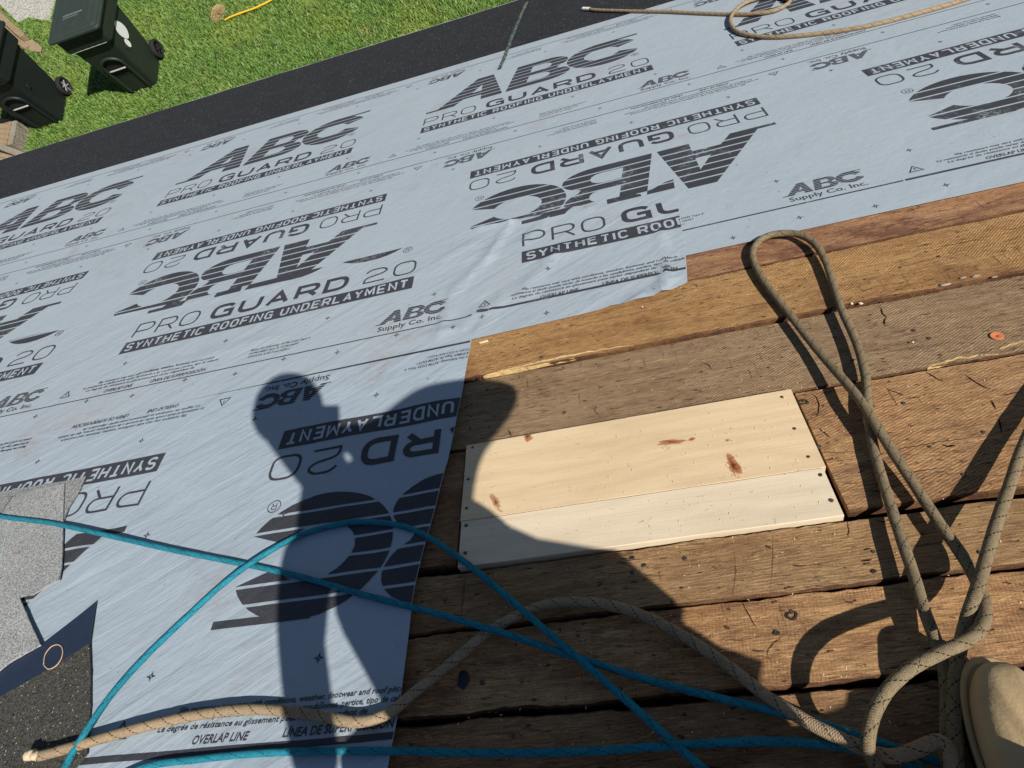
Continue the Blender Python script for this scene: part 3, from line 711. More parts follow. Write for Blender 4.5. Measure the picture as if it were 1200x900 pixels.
# S4: large lower-left sheet
cutL = [(-.397, 1.29), (-.41, 1.069), (-.427, .875), (-.454, .676), (-.464, .586), (-.463, .376), (-.469, .29), (-.478, .205)]
o = sheet([(U0, .205)] + [(U0, 1.405), (-.392, 1.405)] + cutL, h4, MS['sheet4'], 'underlayment_sheet', .022, (-2.2, -.35))
tag(o, 'printed underlayment sheet at lower left cut off at the old boards, huge letters upside down', 'underlayment', GRP)
S4 = o
clip4 = []
for a, b in zip([(-.392, 1.405)] + cutL[1:-1:2], cutL[1::2]): pass
make_print(o, h4, MS['ink4'], MS['sheet4'], [(1, [(a - .0012, b) for a, b in [(-.392, 1.405)] + cutL[:-1] + [(-.478, .2)]])], .022,
           big=[(.183, 1.285, -1, (0, -1, -2))], small=[(.183, 1.285, -1, (0, -1, -2)), (-.89, .334, 1, (-2, -1, 0))],
           lines=[(U0, -.965, 1.285, .0075), (-.958, -.40, 1.285, .0075), (U0, -.3, .333, .0105)],
           stars=[(steps(-.623 - 8 * .355, -.5, .3525), 1.143), ([-.804, -1.16, -1.52, -1.87], .808), (steps(-.983 - 5 * .35, -.5, .35), .472)], dz=.0011)
# S5: the sheet further up the slope, at left, outside the photograph
o = sheet([(U0, -2.3), (-1.0, -2.3), (-.95, -.4), (-.60, .10), (-.62, .225), (U0, .225)], h5, MS['sheet1'], 'underlayment_sheet', .10)
tag(o, 'printed underlayment sheet highest up the slope, mostly below the picture', 'underlayment', GRP)
# S3: short-cut strip lapped over its neighbours
e3 = [(-.44, 1.874), (-.396, 1.884), (-.34, 1.868), (-.293, 1.866), (-.24, 1.872), (-.2, 1.864), (-.16, 1.882), (-.12, 1.875), (-.06, 1.862), (0, 1.868), (.05, 1.852), (.09, 1.866), (.125, 1.846), (.17, 1.86), (.21, 1.884), (.240, 1.890)]
o3 = [(U0, 1.262), (-1.93, 1.272), (-.397, 1.290), (-.103, 1.30), (.02, 1.309), (.108, 1.317), (.150, 1.330), (.178, 1.342), (.187, 1.40), (.197, 1.468), (.222, 1.70)] + list(reversed(e3)) + [(-.717, 1.866), (-.935, 1.866), (-1.143, 1.869), (-1.5, 1.86), (-2.2, 1.88), (U0, 1.87)]
o = sheet(o3, h3, MS['sheet3'], 'underlayment_sheet', .022, (-1.9, .3))
tag(o, 'wrinkled narrow strip of printed underlayment lapped over the middle, ending at the bare boards', 'underlayment', GRP)
make_print(o, h3, MS['ink3'], MS['sheet3'], [(1, [(.170, 1.20), (.176, 1.342), (.185, 1.40), (.195, 1.468), (.220, 1.70), (.238, 1.9), (.238, 2.6)]), (0, [(U0, 1.868), (-2.2, 1.878), (-1.5, 1.858), (-1.143, 1.867), (-.935, 1.864), (-.717, 1.864)] + [(a, b - .002) for a, b in e3] + [(U1 + 3, 1.888)])], .022, big=[(-1.675, 1.392, 1, (-2, -1, 0, 1))], small=[(-1.675, 1.392, 1, (-2, -1, 0, 1))],
           lines=[(U0, -.40, 1.392, .0042), (-.385, .185, 1.402, .0095)], stars=[([-1.614, -1.235, -.877, -.527, -.179], 1.54), ([-1.132, -.801, -.451, -1.49, -1.85], 1.355), ([-1.313, -.979, -.623, -.37, -1.67], 1.378), ([-.19, .10], 1.335)], dz=.0011)

# plastic strip lying from the black strip onto the sheet
P = [at(586, 83), at(593, 66), at(600, 46), at(610, 22), at(618, 4)]; vs = []; fs = []
PP = catmull([(p.x, p.y, .0075) for p in P], .03)
for i, p in enumerate(PP):
    t = (PP[min(i + 1, len(PP) - 1)] - PP[max(i - 1, 0)]).normalized(); s = Vector((t.y, -t.x, 0)); z = .0085 + hbase(p.x, p.y) + .002 * mnoise.noise(p * 9)
    for k, q in ((-1, 0), (-.5, .002), (.5, .002), (1, 0)): vs.append((p.x + s.x * k * .011, p.y + s.y * k * .011, z + q))
for i in range(len(PP) - 1):
    for k in range(3): fs.append((i * 4 + k, i * 4 + k + 1, (i + 1) * 4 + k + 1, (i + 1) * 4 + k))
nb = NB('scuffed_plastic'); f = nb.noise(nb.map((20, 160, 1), rot=(0, 0, 1.1)), 1, 5, .8)
mpl = nb.done(nb.mix(nb.ramp(f, [(.5, 0), (.66, 1)]), (.03, .05, .05), (.45, .52, .5)), .35, .5)
o = link('plastic_strip', mesh(vs, fs, True), mpl); tag(o, 'narrow scuffed dark plastic strip lying across the black membrane edge', 'plastic strip')

# drip edge + fascia + wall of the house
mt = m_plain('white_metal', (.45, .46, .46), .35, .5, .05)
bm = bmesh.new(); addbox(bm, ((U0 + U1) / 2, 4.85, -.002), (U1 - U0, .045, .003)); addbox(bm, ((U0 + U1) / 2, 4.873, -.03), (U1 - U0, .003, .06))
part('drip_edge', bm_mesh(bm), mt, roof_deck)
bm = bmesh.new(); addbox(bm, ((U0 + U1) / 2, 4.845, -.12), (U1 - U0, .03, .16)); part('fascia', bm_mesh(bm), m_plain('fascia_paint', (.7, .7, .68), .5, .3, .05), roof_deck)
ev = W3((0, 4.5, 0)); bm = bmesh.new(); addbox(bm, (-1.2, ev.y, (GROUND + ev.z - .25) / 2), (11.2, .2, ev.z - .25 - GROUND)); 
hw = link('house_wall', bm_mesh(bm), m_plain('siding', (.6, .6, .57), .6, .3, .05), roof=False); hw.rotation_euler = (0, 0, 0)
tag(hw, 'pale wall of the house under the eave', 'wall')

# ------------------------------------------------------------------ shingles, lower left
def slab(name, px, w0, th, mat, jag=.0015, seed=0, parent=None, label=None, raw=False):
    P = [(at(x, y).x, at(x, y).y) for x, y in px] if not raw else px
    P = jagged(P, jag, .012, seed); bm = bmesh.new()
    f = bm.faces.new([bm.verts.new((a, b, w0)) for a, b in P])
    bmesh.ops.recalc_face_normals(bm, faces=[f])
    if f.normal.z < 0: f.normal_flip()
    r = bmesh.ops.extrude_face_region(bm, geom=[f])
    for v in r['geom']:
        if isinstance(v, bmesh.types.BMVert): v.co.z += th
    bmesh.ops.triangulate(bm, faces=[q for q in bm.faces if len(q.verts) > 4])
    bmesh.ops.recalc_face_normals(bm, faces=bm.faces)
    me = bm_mesh(bm)
    if parent is not None: return part(name, me, mat, parent, label)
    return link(name, me, mat)
GS = 'cut shingle pieces lying on the underlayment'
root = empty('shingle'); tag(root, 'dark brown-black shingle with a blue-black bare band and a band of dark granules', 'shingle', GS)
slab('granule_face', [(-60, 856), (0, 823), (40, 800), (75, 780), (110, 757), (112, 790), (112, 830), (109, 870), (108, 886), (94, 903), (80, 960), (-60, 980)], .010, .0034, MS['shingle_dark'], .001, 2, root)
slab('asphalt_band', [(-60, 856), (0, 823), (40, 800), (75, 780), (110, 757), (113, 735), (117, 708), (100, 722), (55, 757), (0, 790), (-60, 820)], .010, .0026, MS['asphalt'], .0008, 3, root)
root = empty('shingle'); tag(root, 'small pale grey shingle scrap below the tall grey shingle', 'shingle', GS)
slab('granule_face', [(-60, 750), (-5, 722), (15, 713), (30, 704), (38, 722), (48, 745), (55, 760), (35, 771), (18, 781), (0, 796), (-60, 830)], .0145, .0034, MS['shingle_b'], .0015, 4, root)
root = empty('shingle'); tag(root, 'grey shingle with a slanting corner poking out behind the tall grey one', 'shingle', GS)
slab('granule_face', [(-60, 590), (0, 580), (60, 570), (85, 566), (104, 561), (97, 577), (84, 598), (70, 640), (-60, 700)], .009, .0034, MS['shingle'], .0015, 5, root)
root = empty('shingle'); tag(root, 'tall grey granulated shingle crossed by the teal rope at left edge', 'shingle', GS)
slab('granule_face', [(20, 588), (50, 578), (81, 571), (80, 600), (79, 640), (78, 668), (75, 684), (60, 692), (45, 701), (32, 703), (18, 712), (-60, 748), (-60, 690), (-5, 625)], .0135, .0034, MS['shingle_b'], .0015, 6, root)
slab('granule_face', [(-60, 600), (0, 588), (19, 586), (8, 604), (-7, 624), (-60, 680)], .0138, .0034, MS['shingle'], .0012, 7, root)
# pale chalk line on it
part('pale_scratch', tube([at(12, 594, .0172), at(8, 620, .0172), at(4, 640, .0172), at(-2, 668, .0172)], .0009, .02, 4), m_plain('pale_blue_chalk', (.45, .58, .62), .9), root)
# rubber band
pts = [(51, 779), (53, 767), (60, 758), (68, 755.5), (73, 760), (72.5, 770), (66, 780), (57, 784)]
P = [at(x, y, .014) for x, y in pts]; P.append(P[0])
o = link('rubber_band', tube(P, .0011, .003, 6), m_plain('rubber_tan', (.55, .40, .27), .6)); tag(o, 'thin tan rubber band in an oval on the blue-black shingle band', 'rubber band')

# ------------------------------------------------------------------ ropes
def rope(name, pts, r, mat, label, cat='rope', step=.004, group=None, seg=12):
    root = empty(name); tag(root, label, cat, group)
    P = [at(*p) for p in pts]
    part('rope_strand', tube(P, r, step, seg, True, .05), mat, root); return root
ra = rope('rope', [(1118, 960, .03), (1116, 905, .035), (1110, 876, .040), (1096, 869, .040), (1070, 880, .034), (1040, 886, .030), (1000, 872, .024), (950, 848, .018), (900, 817, .012), (850, 778, .010), (800, 745, .010), (750, 720, .010), (700, 707, .010), (650, 707, .010), (610, 720, .010), (570, 742, .010), (530, 776, .010), (490, 808, .012), (455, 836, .018), (420, 846, .020), (380, 840, .020), (330, 833, .020), (280, 832, .020), (220, 840, .020), (160, 854, .020), (100, 871, .022), (62, 882, .024), (46, 886, .026)],
      .0090, MS['rope'], 'long tan braided rope with black flecks wandering along the bottom of the roof')
# frayed knotted end
bm = bmesh.new()
for i in range(7):
    a = i * 2.4; c = at(38 + 5 * cos(a), 885 + 13 * sin(a * 1.3), .028 + .004 * sin(a))
    q = bmesh.ops.create_icosphere(bm, subdivisions=2, radius=.0075 + .002 * sin(i))
    for v in q['verts']: v.co = v.co * (1 + .35 * mnoise.noise(v.co * 300 + Vector((i, 0, 0)))) + c
part('frayed_end', bm_mesh(bm, True), m_plain('frayed_fibre', (.62, .50, .34), .9, .1, .3, 300, .002), ra)
rb = rope('rope', [(1108, 980, .012), (1108, 900, .014), (1110, 820, .014), (1106, 780, .014), (1097, 752, .020), (1083, 715, .020), (1070, 672, .018), (1054, 625, .016), (1038, 575, .013), (1024, 525, .012), (1017, 480, .013), (1014, 440, .011), (1003, 400, .012), (986, 362, .012), (974, 325, .015), (966, 303, .018), (953, 284, .020), (932, 274, .019), (905, 275, .017), (888, 284, .015), (882, 300, .014), (893, 326, .012), (922, 364, .012), (958, 410, .014), (990, 447, .026), (1012, 475, .034), (1040, 520, .027), (1070, 566, .019), (1100, 612, .016), (1128, 652, .016), (1146, 685, .030), (1154, 715, .045), (1148, 738, .060), (1130, 752, .070), (1100, 766, .074), (1068, 783, .076), (1042, 806, .074), (1026, 832, .068), (1018, 860, .058), (1019, 884, .040), (1035, 910, .02), (1060, 940, .012)],
      .0087, MS['rope_old'], 'weathered braided rope folded in a long upright bight over the old boards')
rc = rope('rope', [(1330, 330, .010), (1270, 400, .012), (1228, 462, .016), (1200, 520, .024), (1184, 566, .032), (1168, 612, .040), (1156, 652, .046), (1145, 690, .050), (1136, 715, .048), (1128, 745, .040), (1120, 790, .03), (1118, 840, .028), (1121, 900, .03), (1125, 980, .04)],
      .0087, MS['rope_old'], 'weathered braided rope coming in from the right edge down beside the boot')
rt = rope('rope', [(690, 10.5, .014), (700, 12, .012), (740, 13.2, .012), (780, 14, .012), (820, 15.8, .012), (850, 16.8, .012), (880, 16.6, .014), (905, 13, .016), (921, 6, .016), (925, 1, .016), (916, -3, .016), (895, -3, .018), (874, 3, .022), (860, 14, .022), (856, 26, .018), (864, 37, .014), (885, 42.5, .012), (915, 43.5, .012), (960, 39.5, .012), (1010, 32, .012), (1060, 20, .012), (1110, 6, .012), (1160, -10, .012), (1260, -40, .012)],
      .0090, MS['rope'], 'light tan rope with one coil lying on the far sheet at the top')
q = tube([at(683, 10.2, .014), at(691, 10.6, .014)], .0096, .004, 10); part('taped_end', q, m_plain('white_tape', (.8, .8, .78), .6), rt, 'white taped rope tip')
GT = 'teal braided ropes'
rope('rope', [(-60, 592, .022), (0, 605, .020), (60, 613, .020), (120, 626, .022), (200, 644, .018), (260, 656, .014), (300, 664, .012), (360, 678, .011), (430, 698, .011), (500, 716, .011), (560, 733, .020), (600, 745, .014), (650, 762, .010), (700, 778, .008), (760, 797, .006), (830, 815, .006), (900, 832, .008), (960, 848, .010), (1010, 864, .012), (1060, 880, .012), (1110, 897, .014), (1170, 930, .02)],
     .0061, MS['teal'], 'teal rope crossing from the left edge over the grey shingle to the bottom right', group=GT, seg=10)
rope('rope', [(50, 960, .018), (78, 896, .018), (100, 858, .030), (130, 815, .024), (170, 770, .013), (220, 722, .012), (262, 684, .016), (300, 656, .022), (350, 628, .014), (400, 614, .011), (440, 612, .010), (485, 621, .010), (530, 648, .010), (575, 683, .014), (620, 722, .018), (648, 746, .020), (690, 782, .014), (740, 826, .010), (790, 871, .014), (840, 915, .014), (900, 970, .012)],
     .0061, MS['teal'], 'teal rope bent in a tall arch over the huge upside down letters', group=GT, seg=10)
rope('rope', [(100, 930, .012), (170, 899, .011), (230, 890, .012), (300, 883, .012), (380, 880, .012), (460, 880, .012), (540, 882, .008), (620, 882, .005), (700, 880, .005), (770, 875, .007), (840, 871, .006), (900, 869, .005), (960, 872, .008), (1010, 880, .010), (1060, 893, .012), (1120, 920, .012)],
     .0061, MS['teal'], 'teal rope running nearly level along the bottom of the picture', group=GT, seg=10)

# ------------------------------------------------------------------ small things
wm = m_plain('orange_plastic', (.62, .20, .09), .55, .4, .1)
root = empty('cap_washer', at(1168, 394, -.0095)); tag(root, 'round orange washer nailed flat on the old board at right', 'washer')
vs = []; fs = []; n = 24
for z, rr in ((0, .0115), (.0018, .0115), (.0022, .0105), (.0014, .004), (.0004, .0022)):
    for k in range(n): a = 2 * pi * k / n; vs.append((cos(a) * rr, sin(a) * rr, z))
for j in range(4):
    for k in range(n): k2 = (k + 1) % n; fs.append((j * n + k, j * n + k2, (j + 1) * n + k2, (j + 1) * n + k))
part('disc', mesh(vs, fs, False), wm, root); o = bpy.data.objects.new('nail', nail_me); COL.objects.link(o); o.parent = root; o.scale = (.55,) * 3; o.location = (0, 0, .0004)
chip_m = m_plain('fresh_chip', (.80, .62, .42), .7, .2, .15, 80)
def chip(px, py, L, Wd, ang, label, w=.001):
    p = at(px, py, w); bm = bmesh.new(); R_ = Matrix.Rotation(ang, 3, 'Z') @ Matrix.Rotation(.15, 3, 'Y'); addbox(bm, (0, 0, 0), (L, Wd, .0018), R_)
    for v in bm.verts: v.co += Vector((mnoise.noise(v.co * 900 + p), mnoise.noise(v.co * 700), 0)) * Wd * .3
    o = link('wood_chip', bm_mesh(bm), chip_m); o.location = W3((p.x, p.y, w + .001)); tag(o, label, 'wood chip', 'wood chips on the deck'); return o
chip(567, 401, .024, .006, .35, 'long pale wood chip on the orange board at the sheet corner', .0015)
chip(1009, 356, .007, .005, .4, 'pale wood chip in the seam between the ropes, nearer the right strand', -.001)
chip(998, 356, .005, .004, .1, 'tiny pale chip in the seam touching the right rope strand', -.001)
chip(1070, 401, .0045, .003, 1.4, 'tiny pale splinter on the grey sawn board left of the washer', -.005)
chip(753, 360, .004, .003, 0, 'speck of pale wood near the dark stain on the golden board', .0)
chip(641, 425, .003, .0025, 0, 'crumb of pale wood by the bright split edge', -.005)
bb = m_plain('mortar_crumb', (.36, .32, .26), .95, .1, .35, 150, .004)
for (px, py, s, lb) in [(1107, 334, .016, 'largest pale grey crumb in the seam below the golden board'), (1128, 326, .010, 'small pale grey crumb to the right of the largest one'), (1143, 324, .012, 'grey crumb in the seam, third from the ropes'), (1165, 325, .009, 'rightmost small grey crumb in the seam'), (782, 652, 0, '')]:
    if not s: continue
    p = at(px, py, 0); bm = bmesh.new(); bmesh.ops.create_icosphere(bm, subdivisions=2, radius=s * .5)
    for v in bm.verts: v.co = Vector((v.co.x * 1.4, v.co.y * .5, v.co.z * .3)) * (1 + .5 * mnoise.noise(v.co * 220 + p * 9))
    o = link('mortar_crumb', bm_mesh(bm, True), bb); o.location = W3((p.x, p.y, .001)); tag(o, lb, 'debris', 'grey crumbs in the seam')
# open cracks and gouges in the old boards
crm = m_plain('crack_dark', (.018, .012, .009), .95, .05)
def crack(px, wd, w):
    P = catmull([at(x, y) for x, y in px], .004); bd = bnear(P[len(P) // 2].y); vs = []; fs = []
    for i, p in enumerate(P):
        t = (P[min(i + 1, len(P) - 1)] - P[max(i - 1, 0)]).normalized(); n_ = Vector((-t.y, t.x, 0)); k = wd * sin(pi * (i + .5) / len(P)) * (.7 + .6 * random.random())
        q = p + n_ * random.uniform(-.0006, .0006)
        vs += [(q.x - bd.location.x + n_.x * k, q.y - bd.location.y + n_.y * k, w + .0007), (q.x - bd.location.x - n_.x * k, q.y - bd.location.y - n_.y * k, w + .0007)]
    for i in range(len(P) - 1): fs.append((2 * i, 2 * i + 1, 2 * i + 3, 2 * i + 2))
    part('crack', mesh(vs, fs), crm, bd)
for px, wd, w in [([(1033, 357), (1035, 363), (1040, 368)], .0014, -.010), ([(1040, 368), (1037, 372), (1038, 378)], .0013, -.010), ([(949, 459), (957, 465), (960, 476), (957, 489)], .0009, -.0035),
                  ([(1013, 642), (1021, 640)], .0012, -.007), ([(1010, 656), (1022, 653)], .0013, -.007), ([(1162, 467), (1168, 479)], .0011, -.0035), ([(1171, 489), (1174, 506)], .0012, -.0035),
                  ([(1040, 455), (1052, 459), (1060, 463)], .0011, -.0035), ([(1105, 520), (1112, 522), (1120, 520)], .0018, -.0035), ([(960, 500), (968, 507), (973, 512)], .0010, -.0035),
                  ([(1083, 433), (1096, 441), (1108, 447)], .0012, -.0035), ([(1130, 437), (1150, 450), (1163, 455)], .0013, -.0035), ([(1170, 462), (1182, 461), (1194, 458)], .0009, -.0035),
                  ([(1000, 562), (1030, 556), (1070, 552), (1120, 545)], .0006, -.0035), ([(1040, 528), (1100, 517), (1170, 508)], .0005, -.0035), ([(1095, 290), (1130, 284), (1160, 276)], .0008, -.0005),
                  ([(598, 508), (594, 500)], .0014, -.010), ([(993, 607), (995, 618), (994, 628)], .0006, -.007), ([(905, 620), (906, 650), (903, 690)], .0003, -.007), ([(860, 640), (862, 670), (858, 700)], .0003, -.007),
                  ([(920, 740), (900, 760), (905, 775)], .0005, -.009), ([(868, 700), (880, 722), (888, 735)], .0006, -.009), ([(700, 470), (696, 478), (702, 484)], .0008, -.010), ([(820, 420), (830, 424), (834, 430)], .0007, -.010),
                  ([(1150, 660), (1200, 652), (1240, 645)], .0006, -.009), ([(830, 372), (870, 360), (920, 352)], .0006, -.001), ([(925, 330), (960, 322), (1000, 312)], .0004, -.001)]:
    crack(px, wd, w)
vs = []; fs = []
for i in range(420):
    if random.random() < .6: px_, py_ = random.gauss(560, 40) if random.random() < .3 else random.uniform(500, 1200), random.uniform(300, 880)
    else: px_, py_ = random.uniform(540, 1000), random.uniform(440, 670)
    p = at(px_, py_)
    if not (-.40 < p.x < 1.0 and .25 < p.y < 1.34) : continue
    if p.x < -.37 and p.y < .92: continue
    top_ = .0045 if (-.38 < p.x < .295 and .62 < p.y < .92) else .0006 if p.y > 1.15 else -.009 if p.y > .92 else -.0028 if p.y > .63 and p.x > .32 else -.0065 if p.y > .505 else -.0085
    a = random.random() * pi; L_ = random.uniform(.0006, .0022); w_ = random.uniform(.0003, .0006); d = Vector((cos(a), sin(a), 0)) * L_; n_ = Vector((-sin(a), cos(a), 0)) * w_; b = len(vs); q = Vector((p.x, p.y, top_))
    vs += [q - d - n_, q - d + n_, q + d + n_ + Vector((0, 0, .0006)), q + d - n_ + Vector((0, 0, .0006))]; fs.append((b, b + 1, b + 2, b + 3))
o = link('sawdust', mesh(vs, fs), chip_m); o['kind'] = 'stuff'
# tar blot on the shaded board
P = []
for k in range(28):
    a = 2 * pi * k / 28; r = .0115 * (1 + .35 * mnoise.noise(Vector((cos(a) * 1.6, sin(a) * 1.6, 5)))); P.append((r * cos(a) * .9, r * sin(a) * 1.25))
c = at(543, 797, -.009); o = slab('tar_blot', [(c.x + a, c.y + b) for a, b in P], -.0088, .0016, m_plain('tar', (.012, .014, .018), .35, .5), 0, 1, raw=True); tag(o, 'small black tar blot on the shaded old board', 'tar blot')
# charred knot holes and nail stains are dark resin rings pressed in the boards
km = m_plain('dark_resin', (.035, .024, .018), .8, .2, .4, 200, .001)
for (px, py, r, w) in [(941, 470, .013, -.0032), (928, 718, .011, -.0088), (910, 739, .006, -.0088), (740, 651, .006, -.0068), (754, 660, .005, -.0068), (1024, 667, .006, -.0068), (1035, 350, .004, -.0098)]:
    p = at(px, py); bd = bnear(p.y); P = []
    for k in range(20):
        a = 2 * pi * k / 20; rr = r * (.85 + .35 * mnoise.noise(Vector((cos(a) * 1.3 + .37, sin(a) * 1.3 + .71, px * .37)))); P.append((p.x - bd.location.x + rr * cos(a), p.y - bd.location.y + rr * sin(a) * .75))
    Q = [(p.x - bd.location.x + (a - p.x + bd.location.x) * .55, p.y - bd.location.y + (b - p.y + bd.location.y) * .55) for a, b in P]
    vs = [(a, b, w + .0004) for a, b in P] + [(a, b, w + .0012) for a, b in Q]; n = 20
    fs = [(k, (k + 1) % n, n + (k + 1) % n, n + k) for k in range(n)]
    if r > .009: pass
    else: fs.append(tuple(n + k for k in range(n)))
    part('knot', mesh(vs, fs), km, bd)

# ------------------------------------------------------------------ person holding the phone (squatting behind and beside the lens)
suede = m_plain('boot_suede', (.47, .35, .20), .9, .1, .16, 24, .0016, 0, (.34, .24, .13))
soleM = m_plain('boot_sole', (.03, .026, .022), .8, .2); weltM = m_plain('boot_welt', (.50, .37, .20), .7, .2, .12, 60)
denim = m_plain('denim', (.05, .065, .10), .85, .1, .2, 60, .001); shirt = m_plain('work_shirt', (.28, .27, .25), .85, .1, .1, 30)
skin = m_plain('skin', (.50, .30, .21), .5, .35, .06, 20); capm = m_plain('cap_cloth', (.07, .08, .10), .8, .1)
person = empty('person', (.47, .1, 0)); tag(person, 'person in tan work boots squatting on the roof, one boot in the bottom right corner', 'person')
PB = Vector((.47, .1, 0))
def boot(cx, cy, ang, lean, name='boot'):
    """toe towards +y before turning; local origin under the ball of the foot"""
    n = 40; out = []
    for k in range(n):
        a = 2 * pi * k / n; x = cos(a); y = sin(a)
        yy = y * .150 - .09; wd = .054 if y > 0 else .054 - .014 * min(1, -y * 1.3)
        sx = abs(x) ** .82 * (1 if x > 0 else -1); out.append((sx * wd, yy))
    RZ = Matrix.Rotation(ang, 3, 'Z') @ Matrix.Rotation(lean, 3, 'X')
    def T(x, y, z): q = RZ @ Vector((x, y, z)); return (q.x + cx - PB.x, q.y + cy - PB.y, q.z)
    def loft(rings):
        vs = []; fs = []
        for r in rings: vs += [T(*p) for p in r]
        for j in range(len(rings) - 1):
            for k in range(n): k2 = (k + 1) % n; fs.append((j * n + k, j * n + k2, (j + 1) * n + k2, (j + 1) * n + k))
        fs.append(tuple(range(n - 1, -1, -1))); fs.append(tuple((len(rings) - 1) * n + k for k in range(n))); return mesh(vs, fs, True)
    b = bpy.data.objects.new(name, None); COL.objects.link(b); b.parent = person
    sp = lambda y: .006 * max(0, (y + .09) / .15) ** 2
    part('sole', loft([[(x * s, (y + .09) * s - .09, z + sp(y)) for x, y in out] for s, z in ((.97, .0), (1.0, .006), (1.0, .022), (.985, .026))]), soleM, b)
    part('welt', loft([[(x * s, (y + .09) * s - .09, z + sp(y)) for x, y in out] for s, z in ((1.00, .0262), (1.045, .028), (1.05, .032), (1.03, .0355), (.96, .0345))]), weltM, b)
    rings = []
    for s, z, yo, ty in [(.93, .034, 0, 0), (.935, .045, 0, 0), (.93, .058, 0, 0)] + [(.915 * cos(q) ** .6, .061 + .031 * sin(q) ** .75, -.012 * sin(q) ** 2, 0) for q in [radians(a) for a in (8, 20, 32, 42, 50, 56, 61, 65, 69, 72, 75, 78, 81, 84, 87)]]:
        r = []
        for x, y in out:
            yr = (y + .09) / .15
            hh = z + (.05 * max(0, -yr + .1) if s < .93 else .02 * max(0, -yr)) * (1 - s * .3)
            hh += .0035 * mnoise.noise(Vector((x * 35, y * 28, z * 15))) - .0065 * (math.exp(-((y + .058 + .1 * x) / .006) ** 2) + .6 * math.exp(-((y + .080 - .15 * x) / .005) ** 2)) * (1 if s < .93 else .4)
            r.append((x * s, (y + .09) * s - .09 + yo, hh + sp(y)))
        rings.append(r)
    part('toe_upper', loft(rings), suede, b)
    for yy in (-.105, -.118):
        sm = []
        for k in range(13):
            a = pi * k / 12; xx = cos(a) * .047; sm.append(Vector(T(xx, yy - .012 * sin(a), .0955 - .052 * (abs(xx) / .047) ** 2.6)))
        part('seam', tube(sm, .0010, .003, 5), m_plain('thread_dark', (.20, .15, .09), .8), b)
    r2 = []
    for z, rx_, ry_, yc in [(.05, .043, .07, -.165), (.10, .042, .062, -.175), (.13, .043, .055, -.185), (.155, .045, .055, -.19), (.16, .040, .048, -.19)]:
        r2.append([(cos(2 * pi * k / n) * rx_ + .10 * max(0, z - .05), yc + .02 + sin(2 * pi * k / n) * ry_, z) for k in range(n)])
    part('shaft', loft(r2), suede, b)
    st = []
    for k in range(n // 2 + 14):
        x, y = out[(k - 6) % n]; st.append((T(x * .965, (y + .09) * .975 - .09, .0375 + sp(y))))
    part('stitching', tube([Vector(q) for q in st], lambda t: .0010 + .0005 * sin(t * 700), .002, 5), m_plain('thread', (.33, .25, .15), .8), b)
    return b, RZ
tb = at(1147, 777, .03)
boot(tb.x, tb.y - .062, radians(-3), 0.0)
boot(.02, -.42, radians(12), 0.0)
# body: one skinned skeleton
J = {}; E = []
def jn(k, p, r, par=None):
    J[k] = (Vector(p) - PB, r, par)
    if par: E.append((par, k))
A_ = ANTI
def S(x, y, w): return SP(x, y, w)
jn('pelvis', S(730, 915, .42), (.24, .22)); jn('waist', S(650, 800, .55), (.24, .22), 'pelvis'); jn('chest', S(560, 690, .70), (.20, .18), 'waist')
jn('upchest', S(462, 615, .82), (.135, .12), 'chest'); jn('neck', S(395, 570, .92), (.07, .06), 'upchest'); jn('jaw', S(345, 512, .985), (.062, .07), 'neck'); jn('head', S(335, 488, 1.06), (.085, .095), 'jaw'); jn('crown', S(338, 470, 1.12), (.07, .075), 'head')
jn('trap_fill', S(448, 520, .90), (.07, .065), 'upchest'); jn('rback_fill', S(640, 712, .64), (.09, .09), 'chest'); jn('rflank_fill', S(742, 775, .54), (.10, .10), 'rback_fill'); jn('lflank_fill', S(505, 800, .55), (.12, .12), 'waist')  # extra bulk joints, added to fill out the body's cast shadow
# right arm, elbow high
jn('rsho', S(512, 585, .85), (.09, .09), 'upchest'); jn('rua', S(528, 515, .88), (.058, .058), 'rsho'); jn('relb', S(603, 457, .92), (.050, .05), 'rua'); jn('rfa', S(500, 470, .96), (.045, .045), 'relb'); jn('rwr', S(445, 502, .995), (.030, .024), 'rfa'); jn('rpalm', S(415, 508, 1.01), (.036, .018), 'rwr')
# left arm
jn('lsho', S(355, 652, .84), (.07, .07), 'upchest'); jn('lua', S(352, 770, .74), (.042, .042), 'lsho'); jn('lelb', S(372, 910, .66), (.042, .042), 'lua')
jn('lfa', S(356, 720, .80), (.036, .036), 'lelb'); jn('lwr', S(360, 600, .95), (.027, .022), 'lfa'); jn('lpalm', S(365, 540, .99), (.036, .016), 'lwr')
# legs
rf = Vector((tb.x + .012, tb.y - .245, .16)); SD_ = Vector((-ANTI.x, -ANTI.y, 1.0))
jn('rhip', S(815, 820, .46), (.14, .14), 'pelvis'); jn('rthigh', S(960, 990, .42), (.08, .085), 'pelvis'); jn('rknee', S(1078, 905, .42), (.060, .060), 'rthigh'); jn('rshin', (S(1078, 905, .42) + rf) / 2, (.048, .048), 'rknee'); jn('rank', rf, (.040, .042), 'rshin')
jn('lhip', S(600, 930, .40), (.10, .10), 'pelvis'); jn('lthigh', S(530, 925, .41), (.08, .08), 'lhip'); jn('lknee', S(425, 882, .37), (.058, .058), 'lthigh'); jn('lshin', Vector((-.02, -.38, .28)), (.052, .052), 'lknee'); jn('lank', Vector((.03, -.60, .16)), (.040, .042), 'lshin')
